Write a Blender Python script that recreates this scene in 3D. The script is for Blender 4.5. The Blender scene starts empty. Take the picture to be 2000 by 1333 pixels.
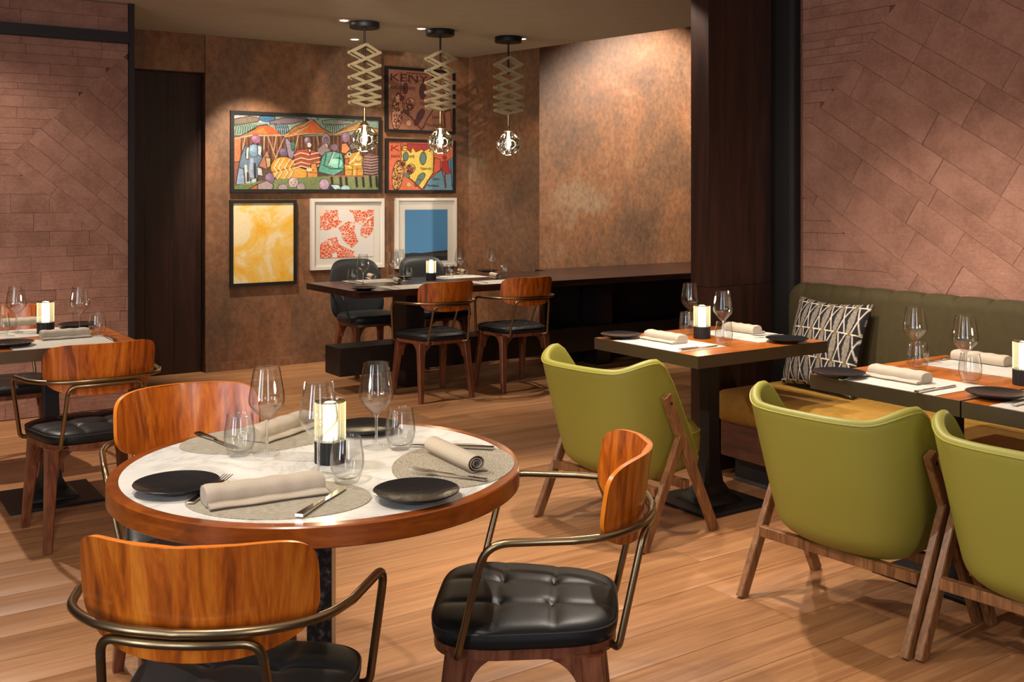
import bpy, bmesh, math, random
import numpy as np
from mathutils import Vector, Matrix
random.seed(7); rng = np.random.RandomState(7)
sc = bpy.context.scene; COL = sc.collection
# ---------------------------------------------------------------- camera, world, exposure
PI = math.pi
AL = 0.595                                     # the room's axes are turned by this angle
A = Vector((math.cos(AL), math.sin(AL), 0)); B = Vector((-math.sin(AL), math.cos(AL), 0))
CAMZ, FPX, HY = 1.42, 2030.0, 380.0
cam_d = bpy.data.cameras.new('camera'); cam = bpy.data.objects.new('camera', cam_d); COL.objects.link(cam)
cam.location = (0, 0, CAMZ); cam.rotation_euler = (PI/2, 0, 0)
cam_d.sensor_width = 36; cam_d.lens = 36*FPX/2000; cam_d.shift_y = -(666.5-HY)/2000; cam_d.clip_start = .05
sc.camera = cam
w = bpy.data.worlds.new('world'); sc.world = w; w.use_nodes = True
w.node_tree.nodes['Background'].inputs[0].default_value = (.9, .8, .7, 1)
w.node_tree.nodes['Background'].inputs[1].default_value = .05
sc.view_settings.view_transform = 'Standard'; sc.view_settings.look = 'None'
sc.view_settings.exposure = 0.0; sc.view_settings.gamma = 1.0; sc.view_settings.use_curve_mapping = False

def uv(u, v, z=0.0): p = A*u + B*v; return Vector((p.x, p.y, z))
def at(px, py, z):                              # where the sight line of a photo pixel meets height z
    Z = (CAMZ-z)*FPX/(py-HY); return Vector(((px-1000)/FPX*Z, Z, z))
def on_v(px, py, v):                            # ... and where it meets the wall plane v
    k = (px-1000)/FPX; Z = v/(k*B.x+B.y); return Vector((k*Z, Z, CAMZ-(py-HY)*Z/FPX))

# ---------------------------------------------------------------- lights
WARM = (1, .885, .745)
def spot(name, loc, target, power, angle=80, blend=.5, radius=.03, col=WARM):
    d = bpy.data.lights.new(name, 'SPOT'); o = bpy.data.objects.new(name, d); COL.objects.link(o)
    d.energy = power; d.spot_size = math.radians(angle); d.spot_blend = blend; d.shadow_soft_size = radius; d.color = col
    o.location = loc; o.rotation_euler = (Vector(target)-Vector(loc)).to_track_quat('-Z', 'Y').to_euler(); return o
def area(name, loc, target, power, sx, sy, col):
    d = bpy.data.lights.new(name, 'AREA'); o = bpy.data.objects.new(name, d); COL.objects.link(o)
    d.shape = 'RECTANGLE'; d.size = sx; d.size_y = sy; d.energy = power; d.color = col
    o.location = loc; o.rotation_euler = (Vector(target)-Vector(loc)).to_track_quat('-Z', 'Y').to_euler(); return o
CZ = 2.69
spot('downlight_round_table', (-1.6, 2.95, 2.66), (-.45, 2.55, .6), 112, 78, .35, .02, (1, .95, .87))
spot('downlight_front_floor', (-.7, 1.6, 2.66), (.2, 3.1, 0), 104, 100, .35, .03)
spot('downlight_middle_floor', (.05, 4.35, 2.66), (.0, 4.45, 0), 95, 50, .3, .03)
spot('downlight_left_table', (-3.1, 5.3, 2.66), (-2.3, 5.1, .3), 210, 96, .35, .02)
spot('downlight_window_table', (.7, 5.6, 2.66), (.9, 4.75, .7), 120, 70, .4, .02)
spot('downlight_green_chairs', (.50, 4.2, 2.66), (1.25, 3.6, .4), 190, 88, .4, .03)
spot('downlight_banquette', (1.0, 3.9, 2.66), (1.75, 4.4, .5), 110, 72, .6, .03)
spot('downlight_communal_left', (-1.75, 6.55, 2.66), (-1.0, 7.4, .75), 150, 62, .4, .02)
spot('downlight_communal_right', (.35, 8.15, 2.66), (.1, 8.05, .75), 110, 52, .4, .02)
spot('picture_light_left', (-1.98, 7.72, 2.66), (-1.93, 8.72, .85), 200, 66, .6, .02)
spot('picture_light_right', (-1.27, 8.40, 2.66), (-.85, 9.2, 1.0), 95, 64, .6, .02)
spot('left_wall_fill', (-3.2, 5.5, 2.66), (-3.1, 6.6, .8), 75, 80, .9, .03)  # added spot that brightens the left wall, no known fitting
spot('wall_washer', uv(7.1, 6.2, 3.3), uv(6.75, 7.57, 1.6), 470, 90, .6, .03)
spot('wall_washer_left', uv(6.1, 6.3, 3.3), uv(5.9, 7.57, 1.2), 90, 70, .8, .03)
spot('pendant_accent', (-1.0, 5.1, 2.64), (-1.02, 7.85, 2.28), 230, 22, .25, .02)
spot('wall_washer_corner', uv(5.05, 6.9, 2.66), uv(5.3, 7.7, .5), 28, 70, .7, .03)
area('window_daylight_left', (-3.3, -.6, 1.5), (-1.5, 5, 1.1), 62, .8, 2.3, (.86, .92, 1))
area('window_daylight_middle', (-2.0, -1.5, 1.5), (-.5, 4, 1.1), 38, .8, 2.3, (.86, .92, 1))
area('window_daylight_right', (1.3, -1.9, 1.5), (1.2, 4, .9), 50, .9, 2.3, (.93, .93, 1))
area('ceiling_bounce', (.2, 3.0, .05+2.55), (.2, 3.4, 0), 28, 4.5, 4.5, (1, .84, .66))

# ---------------------------------------------------------------- materials
def s2l(c): return tuple((x/12.92 if x <= .04045 else ((x+.055)/1.055)**2.4) for x in c)
def rgb(r, g, b): return s2l((r/255, g/255, b/255))+(1,)
class NT:
    def __init__(s, name):
        s.m = bpy.data.materials.new(name); s.m.use_nodes = True; s.t = s.m.node_tree; s.n = s.t.nodes; s.b = s.n['Principled BSDF']
    def new(s, typ, **kw):
        n = s.n.new(typ)
        for k, v in kw.items():
            if k in n.inputs.keys() if isinstance(k, str) else False: n.inputs[k].default_value = v
            else: setattr(n, k, v)
        return n
    def l(s, a, b): s.t.links.new(a, b)
    def set(s, **kw):
        for k, v in kw.items(): s.b.inputs[k.replace('_', ' ')].default_value = v
        return s
def coords(N, scale=(1, 1, 1), rot=(0, 0, 0), rand=True, kind='Object'):
    tc = N.new('ShaderNodeTexCoord'); mp = N.new('ShaderNodeMapping')
    mp.inputs['Scale'].default_value = scale; mp.inputs['Rotation'].default_value = rot
    N.l(tc.outputs[kind], mp.inputs['Vector'])
    if rand:
        oi = N.new('ShaderNodeObjectInfo'); cx = N.new('ShaderNodeCombineXYZ'); ml = N.new('ShaderNodeMath', operation='MULTIPLY'); ml.inputs[1].default_value = 37
        N.l(oi.outputs['Random'], ml.inputs[0]); N.l(ml.outputs[0], cx.inputs[0]); N.l(ml.outputs[0], cx.inputs[2]); N.l(cx.outputs[0], mp.inputs['Location'])
        N.oi = oi
    return mp.outputs[0]
def ramp(N, fac, stops):
    r = N.new('ShaderNodeValToRGB'); e = r.color_ramp.elements
    e[0].position, e[0].color = stops[0]; e[1].position, e[1].color = stops[-1]
    for p, c in stops[1:-1]: x = e.new(p); x.color = c
    N.l(fac, r.inputs[0]); return r.outputs[0]
def noise(N, vec, scale, detail=4, rough=.5, dist=0):
    n = N.new('ShaderNodeTexNoise'); n.inputs['Scale'].default_value = scale; n.inputs['Detail'].default_value = detail
    n.inputs['Roughness'].default_value = rough; n.inputs['Distortion'].default_value = dist; N.l(vec, n.inputs['Vector']); return n.outputs[0]
def bump(N, h, strength, dist=.002):
    b = N.new('ShaderNodeBump'); b.inputs['Strength'].default_value = strength; b.inputs['Distance'].default_value = dist
    N.l(h, b.inputs['Height']); N.l(b.outputs[0], N.b.inputs['Normal'])
def mix(N, f, a, b, mode='MIX'):
    m = N.new('ShaderNodeMix', data_type='RGBA', blend_type=mode)
    for s, x in ((0, f), (6, a), (7, b)):
        if hasattr(x, 'type') and hasattr(x, 'links'): N.l(x, m.inputs[s])
        else: m.inputs[s].default_value = x
    return m.outputs[2]
def wood(name, dark, mid, light, scale=(30, 30, 3), rough=.35, vary=.0, coat=0, contrast=(.32, .5, .7), fine=6):
    N = NT(name); v = coords(N, scale)
    n1 = noise(N, v, 1.0, 5, .6, 1.2)
    v2 = coords(N, tuple(x*fine for x in scale)); n2 = noise(N, v2, 1.0, 3, .6)
    c = ramp(N, n1, [(contrast[0], dark), (contrast[1], mid), (contrast[2], light)])
    c = mix(N, .35, c, mix(N, 1.0, c, ramp(N, n2, [(.35, (.55, .5, .45, 1)), (.6, (1.1, 1.1, 1.1, 1))]), 'MULTIPLY'))
    if vary:
        rr = ramp(N, N.oi.outputs['Random'], [(0, (1-vary, 1-vary*1.05, 1-vary*1.1, 1)), (1, (1+vary*.5, 1+vary*.5, 1+vary*.5, 1))])
        c = mix(N, 1.0, c, rr, 'MULTIPLY')
    N.l(c, N.b.inputs['Base Color']); N.set(Roughness=rough); N.b.inputs['Coat Weight'].default_value = coat; N.b.inputs['Coat Roughness'].default_value = .15
    bump(N, n2, .12, .001); return N.m
def plain(name, col, rough=.5, metal=0, bscale=0, bstr=.2, vary=0):
    N = NT(name); N.set(Roughness=rough, Metallic=metal); N.b.inputs['Base Color'].default_value = col
    if bscale or vary:
        v = coords(N); n = noise(N, v, bscale or 8, 4)
        if bscale: bump(N, n, bstr, .002)
        if vary: N.l(ramp(N, n, [(.3, tuple(x*(1-vary) for x in col[:3])+(1,)), (.7, tuple(x*(1+vary) for x in col[:3])+(1,))]), N.b.inputs['Base Color'])
    return N.m
M = {}
M['chair_wood'] = wood('chair_walnut', rgb(110, 44, 8), rgb(186, 90, 17), rgb(218, 124, 36), (26, 26, 1.7), .30, .04, .25, (.30, .5, .70))
M['leg_wood'] = wood('leg_walnut', rgb(80, 42, 24), rgb(112, 62, 38), rgb(134, 80, 52), (25, 25, 3), .35)
M['oak_leg'] = wood('oak_leg', rgb(100, 62, 34), rgb(132, 88, 52), rgb(156, 110, 70), (30, 30, 3), .4)
M['table_wood'] = wood('table_top_wood', rgb(140, 70, 16), rgb(176, 94, 26), rgb(196, 114, 40), (3, 22, 22), .3, 0, .3)
M['rim_wood'] = wood('round_table_rim_wood', rgb(116, 54, 12), rgb(146, 70, 16), rgb(168, 86, 24), (5, 5, 20), .28, 0, .4)
M['dark_wood'] = wood('dark_panel_wood', rgb(34, 18, 13), rgb(46, 25, 18), rgb(60, 34, 25), (14, 14, 1.2), .38)
M['communal_wood'] = wood('communal_table_wood', rgb(26, 14, 11), rgb(44, 24, 18), rgb(66, 38, 28), (3, 25, 25), .3)
M['black_wood'] = wood('black_stained_wood', rgb(16, 11, 11), rgb(24, 17, 16), rgb(34, 25, 23), (10, 10, 10), .42)
M['plinth'] = wood('plinth_wood', rgb(70, 40, 26), rgb(96, 56, 38), rgb(118, 72, 48), (3, 20, 20), .45)
M['floor'] = wood('oak_floor_boards', rgb(138, 92, 58), rgb(168, 118, 77), rgb(190, 141, 97), (.8, 19, 19), .42, .13, 0, (.22, .5, .78), 6)
M['floor_gap'] = plain('floor_joint', rgb(70, 46, 30), .8)
M['leather'] = plain('black_leather', (.010, .010, .011, 1), .42, 0, 90, .12)
M['leather2'] = plain('dark_grey_leather', (.016, .017, .018, 1), .42, 0, 90, .1)
for k_, sp in (('leather', .3), ('leather2', .35)): M[k_].node_tree.nodes['Principled BSDF'].inputs['Specular IOR Level'].default_value = sp
M['piping'] = plain('black_piping', (.03, .03, .03, 1), .4)
M['bronze'] = plain('antique_brass_tube', (.30, .215, .12, 1), .30, 1, 0, 0)
M['bronze_edge'] = plain('bronze_edge_band', (.16, .12, .075, 1), .42, .9, 40, .05)
M['black_metal'] = plain('black_metal', (.009, .009, .010, 1), .5, .2)
M['steel'] = plain('polished_steel', (.62, .60, .57, 1), .12, 1)
M['brass'] = plain('satin_brass', (.62, .48, .28, 1), .3, 1)
M['green'] = plain('olive_green_leather', rgb(142, 136, 52), .5, 0, 120, .1)
M['green_pipe'] = plain('green_piping', rgb(158, 148, 56), .5)
M['velvet'] = plain('olive_velvet', rgb(164, 120, 36), .75, 0, 30, .15, .12)
M['velvet_back'] = plain('dark_olive_velvet', rgb(66, 55, 24), .85, 0, 30, .15, .10)
for k in ('velvet', 'velvet_back'):
    b_ = M[k].node_tree.nodes['Principled BSDF']; b_.inputs['Sheen Weight'].default_value = .04; b_.inputs['Sheen Roughness'].default_value = .4
M['linen'] = plain('linen_napkin', rgb(178, 164, 146), .9, 0, 350, .25, .05)
M['plate'] = plain('black_stoneware', (.012, .012, .013, 1), .22, 0, 60, .5)
M['plate'].node_tree.nodes['Principled BSDF'].inputs['Specular IOR Level'].default_value = .3
M['chair_edge'] = plain('ply_edge', rgb(214, 118, 26), .35, 0, 0, 0, .08)
M['white_frame'] = plain('white_frame', rgb(226, 218, 208), .45)
M['black_frame'] = plain('black_frame', (.010, .008, .007, 1), .5)
M['mount'] = plain('paper_mount', rgb(212, 204, 192), .9)
M['ceiling'] = plain('ceiling_paint', rgb(172, 162, 146), .9, 0, 0, 0, .04)
M['trim_black'] = plain('black_trim', (.012, .011, .011, 1), .45)
M['grey_metal'] = plain('grey_edge_strip', rgb(90, 88, 90), .3, .8)
def granite():
    N = NT('dark_granite'); v = coords(N); vo = N.new('ShaderNodeTexVoronoi'); vo.inputs['Scale'].default_value = 90; N.l(v, vo.inputs['Vector'])
    n = noise(N, v, 60, 3)
    N.l(ramp(N, n, [(.45, (.010, .008, .007, 1)), (.58, (.035, .022, .017, 1)), (.68, (.11, .08, .065, 1))]), N.b.inputs['Base Color']); N.set(Roughness=.25); return N.m
M['granite'] = granite()
def marble():
    N = NT('white_marble'); v = coords(N, (1, 1, 1)); n = noise(N, v, 3.2, 8, .62, 1.6)
    c = ramp(N, n, [(.36, rgb(226, 222, 216)), (.47, rgb(216, 212, 206)), (.5, rgb(196, 192, 186)), (.53, rgb(216, 212, 206)), (.66, rgb(228, 224, 219))])
    N.l(c, N.b.inputs['Base Color']); N.set(Roughness=.3); return N.m
M['marble'] = marble()
def plaster():
    N = NT('copper_patina_plaster'); v = coords(N, (1, 1, .75)); n = noise(N, v, 1.5, 9, .66, .5); n2 = noise(N, v, 26, 6, .72)
    c = ramp(N, n, [(.34, rgb(104, 76, 56)), (.47, rgb(124, 88, 62)), (.56, rgb(142, 96, 64)), (.66, rgb(148, 118, 90))])
    c = mix(N, .55, c, mix(N, 1.0, c, ramp(N, n2, [(.38, (.45, .45, .45, 1)), (.60, (1.15, 1.15, 1.15, 1))]), 'MULTIPLY'))
    N.l(c, N.b.inputs['Base Color']); N.set(Roughness=.55, Metallic=.0); bump(N, n2, .15, .002); return N.m
M['plaster'] = plaster()
def terracotta(name, c1, c2, c3):
    N = NT(name); v = coords(N, (1, 1, 1)); n = noise(N, v, 6, 6, .6, .3); n5 = noise(N, v, 55, 5, .7)
    v3 = coords(N, (10, 10, 70)); n3 = noise(N, v3, 1.0, 4, .6, .6)
    c = ramp(N, n, [(.32, c1), (.5, c2), (.7, c3)])
    rr = ramp(N, N.oi.outputs['Random'], [(0, (.95, .95, .95, 1)), (1, (1.04, 1.04, 1.04, 1))]); c = mix(N, 1.0, c, rr, 'MULTIPLY'); c = mix(N, 1.0, c, ramp(N, n5, [(.35, (.86, .84, .82, 1)), (.65, (1.08, 1.08, 1.08, 1))]), 'MULTIPLY')
    N.l(c, N.b.inputs['Base Color']); N.set(Roughness=.85)
    ad = N.new('ShaderNodeMath', operation='ADD'); N.l(n5, ad.inputs[0]); N.l(n3, ad.inputs[1]); bump(N, ad.outputs[0], .55, .006); return N.m
M['clay'] = terracotta('terracotta_stone', rgb(138, 97, 80), rgb(154, 110, 92), rgb(166, 122, 104))
M['clay_gap'] = plain('terracotta_joint', rgb(112, 74, 58), .95)
def mat_weave(name, c1, c2):
    N = NT(name); v = coords(N, (1, 1, 1)); v2 = coords(N, (60, 700, 60)); n = noise(N, v2, 1.0, 2, .6)
    N.l(ramp(N, n, [(.35, c1), (.65, c2)]), N.b.inputs['Base Color']); N.set(Roughness=.8); bump(N, n, .5, .001); return N.m
M['mat_round'] = mat_weave('woven_taupe_mat', rgb(128, 118, 102), rgb(176, 166, 148))
M['mat_pale'] = mat_weave('pale_linen_mat', rgb(170, 164, 156), rgb(200, 194, 186))
def glass(name='clear_glass', tint=(1, 1, 1, 1), k=1.0):
    m = bpy.data.materials.new(name); m.use_nodes = True; t = m.node_tree; t.nodes.clear()
    o = t.nodes.new('ShaderNodeOutputMaterial'); mx = t.nodes.new('ShaderNodeMixShader'); tr = t.nodes.new('ShaderNodeBsdfTransparent'); gl = t.nodes.new('ShaderNodeBsdfGlossy')
    lw = t.nodes.new('ShaderNodeLayerWeight'); lw.inputs[0].default_value = .5
    rp = t.nodes.new('ShaderNodeValToRGB'); e = rp.color_ramp.elements; e[0].position = 0; e[0].color = (.04*k,)*3+(1,); e[1].position = 1; e[1].color = (1,)*3+(1,)
    x = e.new(.70); x.color = (.14*k,)*3+(1,); x = e.new(.88); x.color = (.60,)*3+(1,)
    r2 = t.nodes.new('ShaderNodeValToRGB'); e = r2.color_ramp.elements; e[0].position = .55; e[0].color = tint; e[1].position = 1; e[1].color = (tint[0]*.65, tint[1]*.65, tint[2]*.65, 1); t.links.new(lw.outputs['Facing'], r2.inputs[0]); t.links.new(r2.outputs[0], tr.inputs[0]); gl.inputs['Roughness'].default_value = .02
    L = t.links; L.new(lw.outputs['Facing'], rp.inputs[0]); L.new(rp.outputs[0], mx.inputs[0]); L.new(tr.outputs[0], mx.inputs[1]); L.new(gl.outputs[0], mx.inputs[2]); L.new(mx.outputs[0], o.inputs[0])
    return m
M['glass'] = glass(tint=(.97, .975, .975, 1))
M['smoke'] = glass('smoked_glass', (.62, .60, .50, 1), 3.0)
def emit(name, col, st, base=(.8, .8, .7, 1)):
    N = NT(name); N.b.inputs['Emission Color'].default_value = col; N.b.inputs['Emission Strength'].default_value = st; N.b.inputs['Base Color'].default_value = base; N.set(Roughness=.3); return N.m
M['lamp_glow'] = emit('candle_tube_glow', (1, .92, .72, 1), 3.2)
def ribs():
    N = NT('ribbed_amber_glass'); N.b.inputs['Base Color'].default_value = (.7, .66, .48, 1); N.b.inputs['Emission Color'].default_value = (1, .92, .66, 1); N.b.inputs['Emission Strength'].default_value = .42; N.set(Roughness=.2)
    tr = N.new('ShaderNodeBsdfTransparent'); mx = N.new('ShaderNodeMixShader'); tr.inputs[0].default_value = (1, .95, .75, 1); lw = N.new('ShaderNodeLayerWeight'); lw.inputs[0].default_value = .5
    N.l(ramp(N, lw.outputs['Facing'], [(0, (.25,)*3+(1,)), (.5, (.55,)*3+(1,)), (1, (1, 1, 1, 1))]), mx.inputs[0]); N.l(tr.outputs[0], mx.inputs[1]); N.l(N.b.outputs[0], mx.inputs[2]); N.l(mx.outputs[0], N.n['Material Output'].inputs[0]); return N.m
M['lamp_ribs'] = ribs()
def thick():
    m = bpy.data.materials.new('thick_glass'); m.use_nodes = True; t = m.node_tree; t.nodes.clear(); o = t.nodes.new('ShaderNodeOutputMaterial'); g = t.nodes.new('ShaderNodeBsdfGlass'); tr = t.nodes.new('ShaderNodeBsdfTransparent'); mx = t.nodes.new('ShaderNodeMixShader')
    g.inputs['IOR'].default_value = 1.5; g.inputs['Roughness'].default_value = 0; mx.inputs[0].default_value = .6; t.links.new(tr.outputs[0], mx.inputs[1]); t.links.new(g.outputs[0], mx.inputs[2]); t.links.new(mx.outputs[0], o.inputs[0]); return m
M['thick_glass'] = thick()
M['bulb'] = emit('filament_bulb', (1, .86, .58, 1), 45)
M['downlight'] = emit('downlight_lens', (1, .92, .8, 1), 14)
def vcol(name, rough=.6):
    N = NT(name); a = N.new('ShaderNodeVertexColor'); a.layer_name = 'Col'; N.l(a.outputs[0], N.b.inputs['Base Color']); N.set(Roughness=rough); return N.m
M['paint'] = vcol('painted_canvas', .5); M['print'] = vcol('printed_paper', .6); M['fabric_print'] = vcol('woven_cushion_fabric', .9)
def yellow_art():
    N = NT('yellow_wash_print'); v = coords(N, (1, 1, 1), rand=False); n = noise(N, v, 3.4, 8, .62, .6); n2 = noise(N, v, 70, 4, .7)
    c = ramp(N, n, [(.38, rgb(238, 178, 48)), (.48, rgb(240, 196, 98)), (.56, rgb(240, 218, 170)), (.68, rgb(240, 222, 182))])
    c = mix(N, .3, c, mix(N, 1, c, ramp(N, n2, [(.4, (.8, .72, .5, 1)), (.6, (1, 1, 1, 1))]), 'MULTIPLY')); N.l(c, N.b.inputs['Base Color']); N.set(Roughness=.7); return N.m
M['yellow_art'] = yellow_art()

# ---------------------------------------------------------------- mesh helpers
class MB:
    def __init__(s): s.v = []; s.f = []; s.uvs = None
    def add(s, vs, fs, mtx=None):
        o = len(s.v); s.v += [tuple(mtx @ Vector(p)) if mtx else tuple(p) for p in vs]; s.f += [tuple(i+o for i in f) for f in fs]; return s
    def box(s, x0, x1, y0, y1, z0, z1, bev=0, mtx=None):
        bm = bmesh.new(); bmesh.ops.create_cube(bm, size=1)
        for p in bm.verts: p.co = Vector(((x0+x1)/2+p.co.x*(x1-x0), (y0+y1)/2+p.co.y*(y1-y0), (z0+z1)/2+p.co.z*(z1-z0)))
        if bev: bmesh.ops.bevel(bm, geom=bm.edges[:], offset=bev, segments=2, profile=.6, affect='EDGES')
        bm.verts.index_update(); s.add([p.co for p in bm.verts], [[q.index for q in f.verts] for f in bm.faces], mtx); bm.free(); return s
    def prism(s, poly, z0, z1, mtx=None):
        n = len(poly); vs = [(x, y, z0) for x, y in poly]+[(x, y, z1) for x, y in poly]
        fs = [tuple(range(n-1, -1, -1)), tuple(range(n, 2*n))]+[(i, (i+1) % n, (i+1) % n+n, i+n) for i in range(n)]
        return s.add(vs, fs, mtx)
    def lathe(s, prof, seg=32, mtx=None, rib=None, cap=True):
        vs = []; fs = []; n = len(prof)
        for j in range(seg):
            a = 2*PI*j/seg
            for (r, z) in prof:
                rr = r*(1+(rib[1]*math.cos(a*rib[0]) if rib else 0)); vs.append((rr*math.cos(a), rr*math.sin(a), z))
        for j in range(seg):
            k = (j+1) % seg
            for i in range(n-1): fs.append((j*n+i, k*n+i, k*n+i+1, j*n+i+1))
        if cap:
            if prof[0][0] > 1e-4: fs.append(tuple(j*n for j in range(seg-1, -1, -1)))
            if prof[-1][0] > 1e-4: fs.append(tuple(j*n+n-1 for j in range(seg)))
        return s.add(vs, fs, mtx)
    def tube(s, pts, r, seg=10, closed=False, mtx=None):
        P = [Vector(p) for p in pts]; n = len(P); T = []
        for i in range(n):
            a = P[(i-1) % n] if (closed or i > 0) else P[i]; b = P[(i+1) % n] if (closed or i < n-1) else P[i]; T.append((b-a).normalized())
        up = Vector((0, 0, 1)) if abs(T[0].z) < .9 else Vector((1, 0, 0)); N = (up-T[0]*up.dot(T[0])).normalized(); vs = []
        for i in range(n):
            N = (N-T[i]*N.dot(T[i])).normalized(); Bn = T[i].cross(N); rr = r[i] if isinstance(r, (list, tuple)) else r
            for k in range(seg):
                a = 2*PI*k/seg; vs.append(P[i]+(N*math.cos(a)+Bn*math.sin(a))*rr)
        fs = []
        for i in range(n if closed else n-1):
            j = (i+1) % n
            for k in range(seg): fs.append((i*seg+k, i*seg+(k+1) % seg, j*seg+(k+1) % seg, j*seg+k))
        if not closed: fs += [tuple(range(seg-1, -1, -1)), tuple((n-1)*seg+k for k in range(seg))]
        return s.add(vs, fs, mtx)
    def bar(s, p0, p1, w0, w1=None, d0=None, d1=None, up=(0, 0, 1)):          # tapered rectangular bar
        p0 = Vector(p0); p1 = Vector(p1); t = (p1-p0).normalized(); u = Vector(up); x = t.cross(u)
        if x.length < 1e-3: x = t.cross(Vector((1, 0, 0)))
        x.normalize(); y = x.cross(t); w1 = w1 or w0; d0 = d0 or w0; d1 = d1 or w1; vs = []
        c = .22
        for p, w, d in ((p0, w0, d0), (p1, w1, d1)):
            for sx, sy in ((1, 1-c), (1-c, 1), (-(1-c), 1), (-1, 1-c), (-1, -(1-c)), (-(1-c), -1), (1-c, -1), (1, -(1-c))): vs.append(p+x*(sx*w/2)+y*(sy*d/2))
        fs = [tuple(range(7, -1, -1)), tuple(range(8, 16))]+[(i, (i+1) % 8, (i+1) % 8+8, i+8) for i in range(8)]
        return s.add(vs, fs)
    def grid(s, fn, nu, nv, mtx=None, flip=False):
        vs = [fn(i/nu, j/nv) for j in range(nv+1) for i in range(nu+1)]
        fs = []
        for j in range(nv):
            for i in range(nu):
                q = (j*(nu+1)+i, j*(nu+1)+i+1, (j+1)*(nu+1)+i+1, (j+1)*(nu+1)+i); fs.append(q[::-1] if flip else q)
        return s.add(vs, fs, mtx)
    def build(s, name, mat, parent=None, loc=None, rot=None, smooth=40, mesh=None):
        me = mesh or bpy.data.meshes.new(name)
        if not mesh:
            me.from_pydata(s.v, [], s.f); me.update()
            bm = bmesh.new(); bm.from_mesh(me); bmesh.ops.recalc_face_normals(bm, faces=bm.faces[:]); bm.to_mesh(me); bm.free()
            if smooth:
                me.shade_smooth(); me.set_sharp_from_angle(angle=math.radians(smooth))
            me.materials.append(mat)
        o = bpy.data.objects.new(name, me); COL.objects.link(o)
        if parent: o.parent = parent
        if loc is not None: o.location = loc
        if rot is not None: o.rotation_euler = rot if hasattr(rot, '__len__') else (0, 0, rot)
        return o
def fillet(pts, rad, n=6):
    P = [Vector(p) for p in pts]; out = [P[0]]
    for i in range(1, len(P)-1):
        a, b, c = P[i-1], P[i], P[i+1]; r = rad[i-1] if isinstance(rad, (list, tuple)) else rad
        d1 = min(r, (a-b).length*.49); d2 = min(r, (c-b).length*.49); p = b+(a-b).normalized()*d1; q = b+(c-b).normalized()*d2
        for k in range(n+1): t = k/n; out.append(p*(1-t)**2+b*2*t*(1-t)+q*t*t)
    out.append(P[-1]); return out
def catmull(pts, n=6):
    P = [Vector(p) for p in pts]; P = [P[0]*2-P[1]]+P+[P[-1]*2-P[-2]]; out = []
    for i in range(1, len(P)-2):
        for k in range(n):
            t = k/n; a, b, c, d = P[i-1:i+3]; out.append(.5*((2*b)+(c-a)*t+(2*a-5*b+4*c-d)*t*t+(3*b-a-3*c+d)*t**3))
    out.append(P[-2]); return out
def tag(o, label=None, cat=None, group=None, kind=None):
    if label: o['label'] = label
    if cat: o['category'] = cat
    if group: o['group'] = group
    if kind: o['kind'] = kind
    return o
def empty(name, label, cat, loc, rz=0, group=None):
    o = bpy.data.objects.new(name, None); COL.objects.link(o); o.location = loc; o.rotation_euler = (0, 0, rz); o.empty_display_size = .1
    return tag(o, label, cat, group)
def dup(root, loc, rz, label, group=None):
    m = {}
    kids = {}
    for o in ALLKIDS(root): kids.setdefault(o.parent, []).append(o)
    def cp(o, par):
        c = o.copy(); COL.objects.link(c)
        if par: c.parent = par
        for k in kids.get(o, []): cp(k, c)
        return c
    r = cp(root, None); r.location = loc; r.rotation_euler = (0, 0, rz); r['label'] = label
    if group: r['group'] = group
    return r
def ALLKIDS(root): return root.children_recursive

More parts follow.
